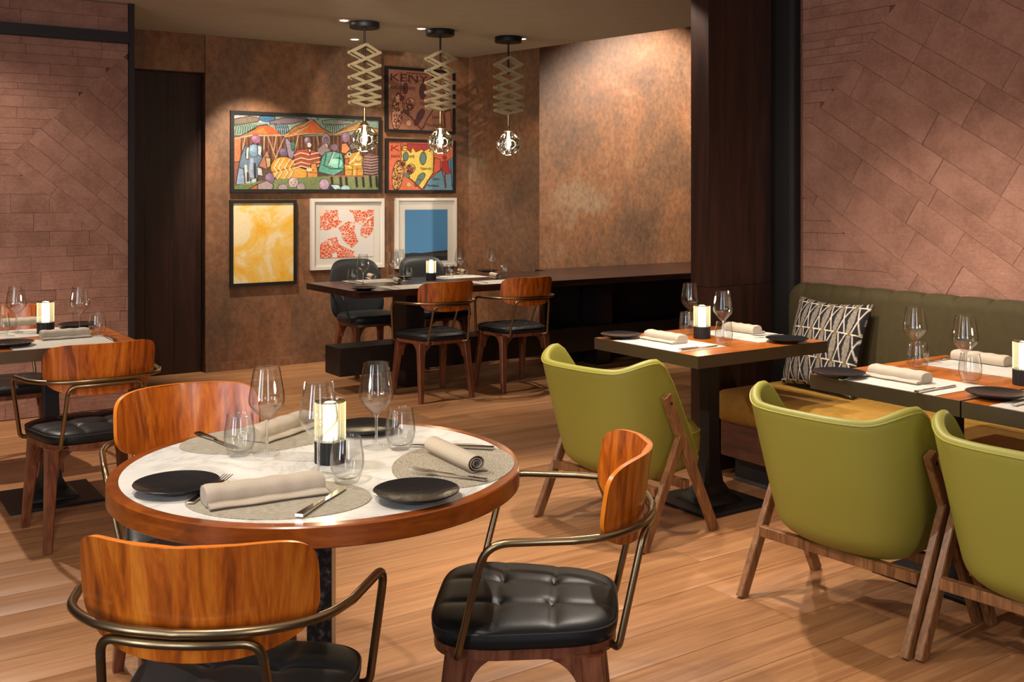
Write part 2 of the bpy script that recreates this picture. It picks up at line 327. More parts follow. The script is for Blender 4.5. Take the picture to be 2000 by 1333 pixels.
# ---------------------------------------------------------------- raster painter for flat prints (colours only)
class Canvas:
    def __init__(s, w, h, col):
        s.w, s.h = w, h; s.a = np.zeros((h, w, 3)); s.a[:] = np.array(col)/255.; s.X, s.Y = np.meshgrid((np.arange(w)+.5)/w, (np.arange(h)+.5)/h)
        s.asp = w/h
    def _b(s, m, col, al=1): m = (m*al)[..., None]; s.a = s.a*(1-m)+np.array(col)/255.*m
    def ell(s, cx, cy, rx, ry, col, rot=0, out=None, hi=None, lw=.006):
        c, n = math.cos(rot), math.sin(rot); dx = (s.X-cx)*s.asp; dy = s.Y-cy; x = (dx*c+dy*n)/(rx*s.asp); y = (-dx*n+dy*c)/ry; r = np.hypot(x, y)
        if out is not None: s._b((r < 1+lw/min(rx*s.asp, ry)).astype(float), out)
        s._b((r < 1).astype(float), col)
        if hi is not None: s._b(np.clip(1-np.hypot(x+.3, y+.3)*1.3, 0, 1)*(r < 1), hi, .8)
    def poly(s, pts, col, out=None, al=1, lw=.008):
        m = np.zeros_like(s.X, bool); n = len(pts)
        for i in range(n):
            x0, y0 = pts[i]; x1, y1 = pts[(i+1) % n]
            if y0 == y1: continue
            m ^= ((y0 > s.Y) != (y1 > s.Y)) & (s.X < (x1-x0)*(s.Y-y0)/(y1-y0)+x0)
        s._b(m.astype(float), col, al)
        if out is not None: s.line(list(pts)+[pts[0]], lw, out)
    def line(s, pts, wd, col, al=1):
        for (x0, y0), (x1, y1) in zip(pts[:-1], pts[1:]):
            ax, ay, bx, by = x0*s.asp, y0, x1*s.asp, y1; dx, dy = bx-ax, by-ay; L = dx*dx+dy*dy+1e-9
            t = np.clip(((s.X*s.asp-ax)*dx+(s.Y-ay)*dy)/L, 0, 1); d = np.hypot(s.X*s.asp-ax-t*dx, s.Y-ay-t*dy)
            s._b(np.clip((wd-d)/(wd*.5), 0, 1), col, al)
    def brush(s, amt=.06):
        n = rng.rand(s.h//4+2, s.w//4+2); n = np.kron(n, np.ones((4, 4)))[:s.h, :s.w]; s.a *= (1-amt+2*amt*(.6*n+.4*rng.rand(s.h, s.w)))[..., None]
    def colors(s):
        a = np.clip(s.a[::-1], 0, 1); return np.where(a <= .04045, a/12.92, ((a+.055)/1.055)**2.4).reshape(-1, 3)
    def plane(s, name, wd, ht, mat, parent, loc):                            # in the local xz plane, facing -y
        h, w_ = s.h, s.w; xs = np.linspace(-wd/2, wd/2, w_); zs = np.linspace(0, ht, h); Xg, Zg = np.meshgrid(xs, zs)
        co = np.stack([Xg, np.zeros_like(Xg), Zg], -1).reshape(-1, 3); i = np.arange(w_-1); j = np.arange(h-1); I, J = np.meshgrid(i, j); q = (J*w_+I).ravel()
        fs = np.stack([q, q+1, q+1+w_, q+w_], -1); me = bpy.data.meshes.new(name); me.from_pydata(co.tolist(), [], fs.tolist()); s.paint(me)
        me.materials.append(mat); o = bpy.data.objects.new(name, me); COL.objects.link(o); o.parent = parent; o.location = loc; return o
    def paint(s, me):
        ca = me.color_attributes.new('Col', 'FLOAT_COLOR', 'POINT'); c = s.colors(); ca.data.foreach_set('color', np.concatenate([c, np.ones((len(c), 1))], 1).ravel())
# ================================================================ THE SETTING
def struct(name, mb, mat, parent=None, loc=None, rot=None, smooth=0):
    o = mb.build(name, mat, parent, loc, rot, smooth); o['kind'] = 'structure'; return o
def wallbox(name, mat, u0, u1, v0, v1, z0, z1): return struct(name, MB().box(u0, u1, v0, v1, z0, z1), mat, rot=AL)
# floor: slab with individual oak boards running along the room's u axis
floor = wallbox('floor', M['floor_gap'], -4.2, 8.2, -3.2, 8.5, -.06, -.0016)
PL = 1.9; PW = .188
pm = MB().box(-PL/2+.0006, PL/2-.0006, -PW/2+.0007, PW/2-.0007, -.012, 0, .0008).build('floor_plank', M['floor'], floor)
first = True
for r in range(45):
    v = .1+PW*(r+.5); off = random.random()*PL
    for k in range(-3, 6):
        u = k*PL-off+PL/2
        if u < -4.0 or u > 7.6 or v > 8.28: continue
        p = uv(u, v)
        if p.y < 2.2 or abs(p.x) > .60*p.y+1.9 or (u > 5.3 and v < 3.6) or (u < 0 and v > 8.2): continue
        o = pm if first else pm.copy()
        if not first: COL.objects.link(o)
        first = False; o.parent = floor; o.matrix_parent_inverse = Matrix(); o.location = (u, v, 0); o.rotation_euler = (0, 0, PI*random.randint(0, 1))
# back wall with a door recess
P400 = on_v(401, 700, 8.21); P252 = on_v(244, 700, 8.21); ud1 = P400.dot(A); ud0 = P252.dot(A); DH = 2.39
wb = MB().box(ud1, 5.09, 8.21, 8.36, 0, CZ); wall_back = struct('wall_back', wb, M['plaster'], rot=AL)
hd = MB().box(ud0-.05, ud1-.004, 8.214, 8.36, DH, CZ); struct('wall_panel', hd, M['plaster'], wall_back)
hd = MB().box(-4.2, ud0-.05, 8.21, 8.36, 0, CZ); struct('wall_panel', hd, M['plaster'], wall_back)
door = wallbox('door_1', M['dark_wood'], ud0-.05, ud1-.002, 8.33, 8.36, 0, DH); n = 3; wd = (ud1-ud0+.04)/n
for i in range(n): MB().box(ud0-.048+wd*i+.001, ud0-.048+wd*(i+1)-.001, 8.29, 8.33, .004, DH-.006, .0015).build('door_panel', M['dark_wood'], door, smooth=0)
wallbox('baseboard_back', M['plaster'], ud1+.001, 5.07, 8.201, 8.2102, 0, .07)
# oblique corner piece and washed alcove wall
c0 = Vector((5.07, 8.21)); c1 = Vector((5.42, 7.57)); dn = (c1-c0).normalized(); nn = Vector((dn.y, -dn.x))*-1
poly = [(c0.x, c0.y), (c1.x, c1.y), (c1.x+.14, c1.y+.10), (c0.x+.14, c0.y+.12)]
struct('wall_corner', MB().prism(poly, 0, 3.45), M['plaster'], rot=AL)
wallbox('wall_alcove', M['plaster'], 5.42, 8.1, 7.57, 7.72, 0, 3.45)
wallbox('wall_alcove_end', M['plaster'], 8.0, 8.15, 3.4, 7.57, 0, 3.45)
wallbox('wall_alcove_return', M['dark_wood'], 4.52, 8.0, 3.45, 3.58, 0, 3.45)
# ceilings
cp = [(-4.2, -3.2), (4.5, -3.2), (4.5, 3.6), (5.92, 3.6), (5.04, 8.36), (-4.2, 8.36)]
struct('ceiling', MB().prism(cp, CZ, CZ+.12), M['ceiling'], rot=AL)
wallbox('ceiling_alcove', M['ceiling'], 4.4, 8.15, 3.4, 8.4, 3.45, 3.55)
struct('trim_1', MB().prism([(5.92, 3.6), (5.94, 3.6), (5.06, 8.36), (5.04, 8.36)], CZ+.12, 3.45), M['ceiling'], rot=AL)
# hidden sides that close the room behind the camera
wallbox('wall_front', M['clay'], -4.2, 4.5, -3.3, -3.2, 0, CZ)
wallbox('wall_side', M['clay'], -4.3, -4.2, -3.2, 8.4, 0, CZ)

# ---- stone-clad walls: every split stone is a part of its wall
def clip(poly, reg):
    out = poly; n = len(reg)
    area_ = sum(reg[i][0]*reg[(i+1) % n][1]-reg[(i+1) % n][0]*reg[i][1] for i in range(n)); sg = 1 if area_ > 0 else -1
    for i in range(n):
        (ax, ay), (bx, by) = reg[i], reg[(i+1) % n]; f = lambda p: sg*((bx-ax)*(p[1]-ay)-(by-ay)*(p[0]-ax)); res = []
        for j in range(len(out)):
            p, q = out[j], out[(j+1) % len(out)]; fp, fq = f(p), f(q)
            if fp >= 0: res.append(p)
            if fp*fq < 0: t = fp/(fp-fq); res.append((p[0]+(q[0]-p[0])*t, p[1]+(q[1]-p[1])*t))
        out = res
        if len(out) < 3: return []
    return out
def parea(p): return abs(sum(p[i][0]*p[(i+1) % len(p)][1]-p[(i+1) % len(p)][0]*p[i][1] for i in range(len(p))))/2
def clad(wall, O, D, Nn, regions, depth=.010):
    cnt = 0
    for reg, ang, rh, lmin, lmax in regions:
        c, s = math.cos(ang), math.sin(ang); R_ = [(x*c+y*s, -x*s+y*c) for x, y in reg]
        x0, x1 = min(p[0] for p in R_), max(p[0] for p in R_); y0, y1 = min(p[1] for p in R_), max(p[1] for p in R_); y = y0
        while y < y1:
            h = rh*random.choice((.7, 1, 1, 1.25)); x = x0-random.random()*lmax
            while x < x1:
                L = random.uniform(lmin, lmax); g = .0007; q = clip([(x+g, y+g), (x+L-g, y+g), (x+L-g, y+h-g), (x+g, y+h-g)], R_)
                if len(q) > 2 and parea(q) > .0006:
                    q = [(a*c-b*s, a*s+b*c) for a, b in q]; cx = sum(p[0] for p in q)/len(q); cy = sum(p[1] for p in q)/len(q)
                    d = depth+random.uniform(-.001, .002); m = len(q); base = O+D*cx+Vector((0, 0, cy)); vs = []
                    tl = (random.uniform(-1, 1)*.004, random.uniform(-1, 1)*.006)
                    for lvl, sh in ((0, 0), (d-.0008, 0), (d, .0010)):
                        for a, b in q:
                            a_, b_ = a-cx, b-cy; r_ = math.hypot(a_, b_)+1e-6; k = 1-sh/r_; vs.append(D*(a_*k)+Vector((0, 0, b_*k))+Nn*(lvl+(tl[0]*a_+tl[1]*b_ if lvl else 0)))
                    fs = [tuple(range(2*m, 3*m))]+[(l*m+i, l*m+(i+1) % m, (l+1)*m+(i+1) % m, (l+1)*m+i) for l in range(2) for i in range(m)]
                    MB().add(vs, fs).build('stone_tile', M['clay'], wall, loc=base, smooth=0); cnt += 1
                x += L
            y += h
    return cnt
WR = 4.354                                                     # face of the right wall
wall_right = wallbox('wall_right', M['clay_gap'], WR+.010, WR+.15, -3.2, 3.96, 0, CZ); wall_right.rotation_euler = (0, 0, 0)
wall_right.data.transform(Matrix.Rotation(AL, 4, 'Z'))
O_ = uv(WR+.010, 3.69, 0)
clad(wall_right, O_, -B, -A, [([(0, 1.41), (1.3, .5), (2.3, .5), (2.3, 2.685), (.9, 2.685), (0, 1.75)], math.radians(-32), .135, .24, .5),
     ([(0, .5), (1.3, .5), (0, 1.41)], 0, .09, .2, .5), ([(0, 1.75), (.9, 2.685), (0, 2.685)], 0, .06, .15, .45)])
WL = 7.17
UL = on_v(250, 700, WL).dot(A)
wall_left = struct('wall_left', MB().box(-4.2, UL, WL+.010, WL+.11, 0, CZ), M['clay_gap']); wall_left.data.transform(Matrix.Rotation(AL, 4, 'Z'))
O_ = uv(UL, WL+.010, 0); Z1 = 2.42
clad(wall_left, O_, -A, -B, [([(.75, 1.63), (0, 2.36), (0, 1.0)], math.radians(40), .11, .25, .55),
     ([(0, 2.36), (.75, 1.63), (1.7, 1.63), (1.7, Z1), (0, Z1)], 0, .058, .18, .5), ([(0, 2.50), (1.7, 2.50), (1.7, 2.685), (0, 2.685)], 0, .09, .35, .6),
     ([(0, 0.005), (1.7, 0.005), (1.7, 1.63), (.75, 1.63), (0, 1.0)], 0, .095, .22, .5)])
wallbox('trim_2', M['trim_black'], UL-2.6, UL, WL-.045, WL-.001, 2.425, 2.495)
wallbox('trim_3', M['trim_black'], UL+.001, UL+.035, WL-.03, WL+.12, 0, CZ)
# dark panelled divider with its shadow gap and metal strip
div = struct('wall_divider', MB().box(3.806, WR-.10, 3.826, 3.955, 0, CZ), M['black_wood'], rot=AL)
UW = (WR-.10-3.801)/4
for i in range(4):
    for z0, z1 in ((.004, .944), (.947, CZ-.004)): MB().box(3.802+UW*i+.0006, 3.802+UW*(i+1)-.0006, 3.820, 3.826, z0, z1, .0012).build('wood_panel', M['dark_wood'], div, smooth=0)
for z0, z1 in ((.004, .944), (.947, CZ-.004)): MB().box(3.800, 3.806, 3.826, 3.955, z0, z1, .0012).build('wood_panel', M['dark_wood'], div, smooth=0)
wallbox('trim_4', M['trim_black'], WR-.035, WR+.009, 3.712, 3.952, 0, CZ)
wallbox('trim_5', M['grey_metal'], WR-.041, WR-.0355, 3.716, 3.745, 0, CZ)
# recessed ceiling lights
dl = None
for i, (x, y, lb) in enumerate([(672, 40, 'small round recessed ceiling spot left of the first pendant canopy'), (693, 77, 'recessed ceiling spot just below the first pendant canopy, nearest the pictures'),
        (823, 56, 'recessed ceiling spot between the first and second pendant'), (1020, 76, 'recessed ceiling spot touching the right side of the third pendant canopy')]):
    p = at(x, y, CZ)
    if dl is None:
        dl = empty('ceiling_spotlight', lb, 'ceiling light', p, 0, 'recessed spots in the ceiling')
        MB().lathe([(.028, -.001), (.040, -.004), (.044, -.001), (.044, .0)], 28).build('trim_ring', M['white_frame'], dl)
        MB().lathe([(.0001, -.002), (.028, -.0022)], 24, cap=False).build('lens', M['downlight'], dl)
    else: dup(dl, p, 0, lb)
# ================================================================ FURNITURE
def squircle(a, b, n=4.0):                                   # square [-1,1]^2 -> rounded square
    m = max(abs(a), abs(b))
    if m < 1e-6: return 0, 0
    ln = (abs(a)**n+abs(b)**n)**(1/n); k = m/ln; return a*k, b*k
def cushion_mesh(wf, wr, yf, yr, z0, h, tuft=True, n=34, sq=4.5):
    mb = MB()
    def outline(a, b):
        x, y = squircle(a, b, sq); t = (y+1)/2; ww = wr+(wf-wr)*min(1, t*1.5); return x*ww, yr+(yf-yr)*t
    def f(i, j):
        a, b = 2*i-1, 2*j-1; x, y = outline(a, b); m = max(abs(a), abs(b)); z = h*(1-.11*m**3-.24*m**16)
        if tuft:
            gx = min(abs(a-.34), abs(a+.34)); gy = min(abs(b-.33), abs(b+.33)); e = 1-m**8
            z -= e*(.0045*math.exp(-(gx/.022)**2)+.0045*math.exp(-(gy/.022)**2)+.003*math.exp(-(gx/.10)**2)+.003*math.exp(-(gy/.10)**2)+.004*math.exp(-(gx*gx+gy*gy)/.010))
        return (x, y, z0+z)
    mb.grid(f, n, n); per = []
    for i in range(n): per.append((i/n, 0))
    for i in range(n): per.append((1, i/n))
    for i in range(n): per.append((1-i/n, 1))
    for i in range(n): per.append((0, 1-i/n))
    m = len(per); o = len(mb.v)
    for (k, zz) in ((1.0, h*.62), (1.015, h*.45), (1.0, h*.1), (.96, 0)):
        for (i, j) in per: x, y = outline(2*i-1, 2*j-1); cy = (yf+yr)/2; mb.v.append((x*k, cy+(y-cy)*k, z0+zz))
    idx = {}
    for q, (i, j) in enumerate(per): idx[q] = round(j*n)*(n+1)+round(i*n)
    for q in range(m):
        r = (q+1) % m; mb.f.append((idx[q], idx[r], o+r, o+q))
        for l in range(3): mb.f.append((o+l*m+q, o+l*m+r, o+(l+1)*m+r, o+(l+1)*m+q))
    mb.f.append(tuple(o+3*m+q for q in range(m)))
    pipe = [(outline(2*i-1, 2*j-1)[0]*1.008, (yf+yr)/2+(outline(2*i-1, 2*j-1)[1]-(yf+yr)/2)*1.008, z0+h*.64) for i, j in per]
    return mb, pipe, outline
def leg_mesh(sx, sy, lx, ly, tx, ty, zt, w0=.030, w1=.052, br=.085):
    mb = MB(); n = 5
    for k in range(n):
        t0, t1 = k/n, (k+1)/n; p0 = Vector((lx+(tx-lx)*t0, ly+(ty-ly)*t0, zt*t0)); p1 = Vector((lx+(tx-lx)*t1, ly+(ty-ly)*t1, zt*t1))
    mb.bar((lx, ly, 0), (lx+(tx-lx)*.75, ly+(ty-ly)*.75, zt*.75), w0, w0+(w1-w0)*.7, w0, w0+(w1-w0)*.7, up=(0, 1, 0))
    mb.bar((lx+(tx-lx)*.75, ly+(ty-ly)*.75, zt*.75), (tx, ty, zt), w0+(w1-w0)*.7, w1, w0+(w1-w0)*.7, w1, up=(0, 1, 0))
    # curved brackets that sweep into the seat frame
    th = .015; R = br
    for ax in (0, 1):
        pts = [(0, 0), (0, -R*1.15)]+[(R*(1-math.cos(a)), -R*1.15*(1-math.sin(a))) for a in [PI/2*q/6 for q in range(7)]][::1]
        arc = [(w1/2-.004, zt)]+[(w1/2-.004+R*(1-math.cos(PI/2*q/7)), zt-.008-R*1.2*(1-math.sin(PI/2*q/7))) for q in range(8)]
        arc = [(w1/2-.012, zt), (w1/2-.012, zt-.008-R*1.2)]+arc[1:]+[(w1/2-.004+R, zt)]
        m = len(arc); vs = []
        for d in (-th, th):
            for (q, z) in arc: vs.append((tx-sx*q, ty+d, z) if ax == 0 else (tx+d, ty-sy*q, z))
        mb.add(vs, [tuple(range(m)), tuple(range(2*m-1, m-1, -1))]+[(i, (i+1) % m, (i+1) % m+m, i+m) for i in range(m)])
    return mb
def seat_frame(parent, wf, wr, yf, yr, z0, z1, mat):
    mb = MB(); _, _, ol = cushion_mesh(wf, wr, yf, yr, 0, .05, False, 4); n = 14; per = [(i/n, 0) for i in range(n)]+[(1, i/n) for i in range(n)]+[(1-i/n, 1) for i in range(n)]+[(0, 1-i/n) for i in range(n)]
    poly = [ol(2*i-1, 2*j-1) for i, j in per]; mb.prism(poly, z0, z1); return mb.build('seat_frame', mat, parent, smooth=50)
def add_legs(t, mat, lx=.205, lyf=.215, lyr=-.195, tx=.178, tyf=.155, tyr=-.145, zt=.398):
    for sx in (-1, 1):
        for sy, ly, ty in ((1, lyf, tyf), (-1, lyr, tyr)): leg_mesh(sx, sy, sx*lx, ly, sx*tx, ty, zt).build('leg', mat, t, smooth=35)
TR = .0088
def make_armchair(label, loc, rz, group):
    t = empty('armchair', label, 'chair', loc, rz, group)
    cm, pipe, _ = cushion_mesh(.224, .178, .222, -.205, .414, .056, n=44); c = cm.build('seat_cushion', M['leather'], t, smooth=60)
    MB().tube(pipe, .0022, 5, True).build('piping', M['piping'], c)
    seat_frame(t, .220, .176, .220, -.203, .392, .415, M['leg_wood']); add_legs(t, M['leg_wood'])
    # bent wooden backrest
    mb = MB(); nx, nz = 30, 44; th = .012
    def prof(i, j, off):
        tz = -math.cos(PI*j); nn_ = 5.5 if tz > 0 else 2.9; ww = .212*(1-min(1, abs(tz))**nn_)**(1/nn_)*(1 if tz > 0 else 1); x = (2*i-1)*ww; z = .722+.103*tz
        y = -.262+.100*(abs(x)/.212)**2.0-(z-.70)*.14; s_ = 2*.100*x/.212**2; L = math.hypot(1, s_); return (x+off*s_/L*1, y-off/L, z)
    mb.grid(lambda i, j: prof(i, j, 0), nx, nz, flip=True); mb.grid(lambda i, j: prof(i, j, th), nx, nz)
    eb = MB(); eb.v = list(mb.v); W_ = nx+1; n0 = W_*(nz+1); ring = [i for i in range(nx)]+[j*W_+nx for j in range(nz)]+[nz*W_+nx-i for i in range(nx)]+[(nz-j)*W_ for j in range(nz)]
    for q in range(len(ring)): r = (q+1) % len(ring); eb.f.append((ring[q], ring[r], ring[r]+n0, ring[q]+n0))
    used = sorted({i for f in eb.f for i in f}); mp = {a: b for b, a in enumerate(used)}; eb.v = [eb.v[i] for i in used]; eb.f = [tuple(mp[i] for i in f) for f in eb.f]
    br_ = mb.build('backrest', M['chair_wood'], t, smooth=50); eb.build('plywood_edge', M['chair_edge'], br_, smooth=50)
    # tube loop: arms, and the inverted U that carries them
    half = fillet([(.175, .150, .402), (.236, .150, .400), (.283, .083, .672), (.262, -.105, .676)], [.022, .055], 7)
    arc = catmull([(.262, -.105, .676), (.232, -.185, .678), (.165, -.248, .680), (.085, -.280, .681), (0, -.291, .681)], 6)
    right = half+arc[1:]; path = right+[Vector((-p.x, p.y, p.z)) for p in right[-2::-1]]
    MB().tube(path, TR, 12).build('arm_rail', M['bronze'], t, smooth=60)
    u = fillet([(.120, -.185, .402), (.160, -.205, .402), (.142, -.262, .660), (.07, -.284, .6625)], [.02, .035], 6); u = u[:-1]+catmull([(.07, -.284, .6625), (.035, -.2895, .6628), (0, -.2912, .663)], 4); u = u+[Vector((-p.x, p.y, p.z)) for p in u[-2::-1]]
    MB().tube(u, TR*.95, 12).build('back_support', M['bronze'], t, smooth=60)
    for sx in (-1, 1):
        MB().lathe([(.0001, 0), (.005, .0006), (.0055, .003)], 12, mtx=Matrix.Translation((sx*.1435, -.2605, .63)) @ Matrix.Rotation(PI/2, 4, 'X')).build('screw', M['black_metal'], t)
    return t
aG = 'walnut backed armchairs with brass tube arms'
c1 = make_armchair('walnut and brass armchair closest to the camera, its back turned, at the round table', (-.545, 2.035, 0), -.085, aG)
c2 = dup(c1, (.045, 2.50, 0), 1.50, 'walnut and brass armchair at right of the round table, facing left, seat fully visible')
c3 = dup(c1, (-.90, 3.03, 0), -2.62, 'walnut and brass armchair on the far left side of the round table, facing the camera')
c4 = dup(c1, (-1.785, 4.382, 0), .638, 'walnut and brass armchair at the near side of the left square table, back turned')
c5 = dup(c1, (-2.60, 5.38, 0), AL+PI, 'walnut and brass armchair cut by the left photo edge, behind the left square table')
c6 = dup(c1, (-.557, 7.314, 0), .602, 'walnut and brass armchair at the long dark table, left one on its near side')
c7 = dup(c1, (.012, 7.70, 0), .55, 'walnut and brass armchair at the long dark table, right one nearest the dark bench panel')

def make_black_chair(label, loc, rz, group):
    t = empty('upholstered_chair', label, 'chair', loc, rz, group)
    cm, pipe, _ = cushion_mesh(.235, .215, .235, -.205, .405, .075, False, 22); cm.build('seat_cushion', M['leather2'], t, smooth=60)
    seat_frame(t, .225, .205, .225, -.20, .385, .408, M['leg_wood']); add_legs(t, M['leg_wood'], zt=.39)
    mb = MB(); n = 22
    def f(i, j, side):
        a, b = 2*i-1, 2*j-1; x, zz = squircle(a, b, 4.0); m = max(abs(a), abs(b)); z = .645+.245*zz; x *= .235*(1-.06*(zz))
        th = .028*(1-m**6)**.5 if m < 1 else 0; return (x, -.235+.05*(x/.235)**2-(z-.45)*.16+side*th, z)
    mb.grid(lambda i, j: f(i, j, 1), n, n); mb.grid(lambda i, j: f(i, j, -1), n, n, flip=True); mb.build('backrest', M['leather2'], t, smooth=70)
    for sx in (-1, 1):
        p = fillet([(sx*.215, -.215, .60), (sx*.262, -.12, .655), (sx*.255, .05, .64), (sx*.235, .17, .41)], [.05, .06], 6); MB().tube(p, .0075, 8).build('arm_rail', M['black_metal'], t, smooth=60)
    return t
d1 = make_black_chair('black padded dining chair behind the long dark table, below the orange map print', tuple(uv(3.72, 7.55)), AL+PI, 'black padded chairs behind the long table')
dup(d1, tuple(uv(4.36, 7.58)), AL+PI, 'black padded dining chair behind the long dark table, below the blue print')

# ---- olive bucket chairs
def make_bucket(label, loc, rz, group):
    t = empty('bucket_armchair', label, 'chair', loc, rz, group)
    def sec(s, k):                                          # s -1..1 round the back, k 0 bottom .. 1 rim : outer surface
        k = max(0, k); W = .235+.077*k**.8; Dp = .215+.125*k**.9; a = abs(s); sg = 1 if s > 0 else -1
        if a < .60: th = a/.60*PI/2; x = W*math.sin(th)**.66; y = -Dp*max(0, math.cos(th))**.66
        else: q = (a-.60)/.40; x = W*(1-.03*q*q); y = q*.185
        return sg*x, y+.02
    def rim(s):
        a = abs(s); y = sec(s, .9)[1]; sm = lambda e0, e1, x: (lambda q: q*q*(3-2*q))(min(1, max(0, (x-e0)/(e1-e0))))
        z1 = .700+.042*sm(.20, .50, a); z2 = .600-1.5*y; k = .05
        if a < .2: return z1
        h = max(k-abs(z1-z2), 0)/k; return min(z1, z2)-h*h*k*.25
    def zb(s): a = abs(s); return .232+.02*a
    TH = .036
    def surf(s, k, off):
        z = zb(s)+(rim(s)-zb(s))*k; kk = (z-.245)/(.70-.245); x, y = sec(s, kk)
        bul = (1-max(0, (.16-k)/.16)**2*.30) if k < .16 else 1; x *= bul*.3+.7; y = (y-.02)*bul+.02 if y < .02 else y
        e = 1e-3; x2, y2 = sec(s+e, kk); tx, ty = x2-sec(s, kk)[0], y2-sec(s, kk)[1]; L = math.hypot(tx, ty)+1e-9; return (x-ty/L*off, y+tx/L*off, z)
    ns, nk = 56, 18; mb = MB(); rows = []
    for j in range(nk+1): rows.append([surf(2*i/ns-1, j/nk, 0) for i in range(ns+1)])
    for a in range(1, 6):                                    # rolled rim
        an = PI*a/6; rows.append([(lambda p0, p1: tuple(p0[q]+(p1[q]-p0[q])*(1-math.cos(an))/2+(math.sin(an)*TH*.45 if q == 2 else 0) for q in range(3)))(surf(2*i/ns-1, 1, 0), surf(2*i/ns-1, 1, TH)) for i in range(ns+1)])
    for j in range(nk, -1, -1): rows.append([surf(2*i/ns-1, j/nk, TH) for i in range(ns+1)])
    W_ = ns+1; mb.v = [p for r in rows for p in r]
    for j in range(len(rows)-1):
        for i in range(ns): mb.f.append((j*W_+i, j*W_+i+1, (j+1)*W_+i+1, (j+1)*W_+i))
    nr = len(rows); mb.f.append(tuple(j*W_ for j in range(nr))); mb.f.append(tuple(j*W_+ns for j in range(nr-1, -1, -1)))
    # underside pan
    low = [surf(2*i/ns-1, 0, 0) for i in range(ns+1)]; o = len(mb.v); mb.v += low; mb.f.append(tuple(o+i for i in range(ns+1)))
    sh = mb.build('shell', M['green'], t, smooth=55)
    pp = [surf(2*i/ns-1, 1, -.0005) for i in range(ns+1)]; MB().tube(pp, .0028, 6).build('rim_piping', M['green_pipe'], sh)
    cm, pipe, _ = cushion_mesh(.245, .205, .275, -.20, .30, .165, False, 22, 5); c = cm.build('seat_cushion', M['green'], t, smooth=60); MB().tube(pipe, .003, 6, True).build('piping', M['green_pipe'], c)
    # A-shaped side frames
    for sx in (-1, 1):
        fr = tag(bpy.data.objects.new('side_frame', None), None); COL.objects.link(fr); fr.parent = t
        X0, X1 = .313, .313; d = .034
        MB().bar((sx*X0, .222, 0), (sx*X1, -.085, .605), .026, .026, .044, .044, up=(0, 1, 0)).build('front_leg', M['oak_leg'], fr, smooth=0)
        MB().bar((sx*X0, -.222, 0), (sx*(X1+.002), .004, .43), .026, .026, .042, .042, up=(0, 1, 0)).build('rear_leg', M['oak_leg'], fr, smooth=0)
        for z, y in ((.575, -.068), ): MB().lathe([(.0001, .002), (.006, .002), (.006, 0)], 10, mtx=Matrix.Translation((sx*(X1+.013), y, z)) @ Matrix.Rotation(sx*PI/2, 4, 'Y')).build('bolt', M['black_metal'], fr)
    for y in (-.125, .06):
        MB().box(-.300, .300, y-.016, y+.016, .202, .238, .003).build('crossbar', M['oak_leg'], t, smooth=0)
    return t
gG = 'olive green bucket chairs on A-shaped oak legs'
g1 = make_bucket('olive green bucket chair in front of the separate square table, leftmost of three', (.484, 4.49, 0), -.865, gG)
g2 = dup(g1, (1.178, 3.556, 0), -.889, 'olive green bucket chair in the middle of three, back turned, fully in frame')
g3 = dup(g1, (1.612, 3.055, 0), -.889, 'olive green bucket chair cut off by the right photo edge')

# ---- tables
def pedestal(t, half, col_w, zt, mat, spread=True, steel=False):
    mb = MB().box(-half, half, -half, half, 0, .014, .003); mb.build('base_plate', mat, t, smooth=0)
    MB().box(-col_w, col_w, -col_w, col_w, .013, zt, .004).build('column', mat, t, smooth=0)
    if spread:
        pr = [(col_w*1.0, .30), (col_w*1.05, .18), (col_w*1.35, .10), (col_w*2.1, .05), (col_w*3.2, .025), (col_w*3.3, .014)]; vs = []
        for r, z in pr: vs += [(r, r, z), (-r, r, z), (-r, -r, z), (r, -r, z)]
        fs = [(i*4+k, i*4+(k+1) % 4, (i+1)*4+(k+1) % 4, (i+1)*4+k) for i in range(len(pr)-1) for k in range(4)]; MB().add(vs, fs).build('flared_foot', mat, t, smooth=50)
TZ = .75
RT = (-.478, 2.585); RR = .497
t = empty('round_table', 'round white marble table with orange wooden rim on a dark granite column', 'table', (RT[0], RT[1], 0))
MB().lathe([(.0001, TZ-.020), (RR-.028, TZ-.020), (RR-.028, TZ), (.0001, TZ)], 96, cap=False).build('marble_top', M['marble'], t, smooth=30)
MB().lathe([(RR-.027, TZ-.046), (RR-.002, TZ-.046), (RR, TZ-.044), (RR, TZ-.003), (RR-.003, TZ), (RR-.0272, TZ), (RR-.027, TZ-.046)], 128, cap=False).build('wooden_rim', M['rim_wood'], t, smooth=30)
MB().lathe([(.0001, TZ-.046), (RR-.03, TZ-.046), (RR-.03, TZ-.022), (.0001, TZ-.022)], 64, cap=False).build('underside', M['black_wood'], t, smooth=30)
MB().box(-.031, .031, -.031, .031, .012, TZ-.045, .003).build('column', M['granite'], t, rot=.0, loc=(.004, 0, 0), smooth=0)
MB().lathe([(.0001, 0), (.24, 0), (.24, .008), (.235, .012), (.0001, .012)], 48, cap=False).build('base_plate', M['black_metal'], t, smooth=30)
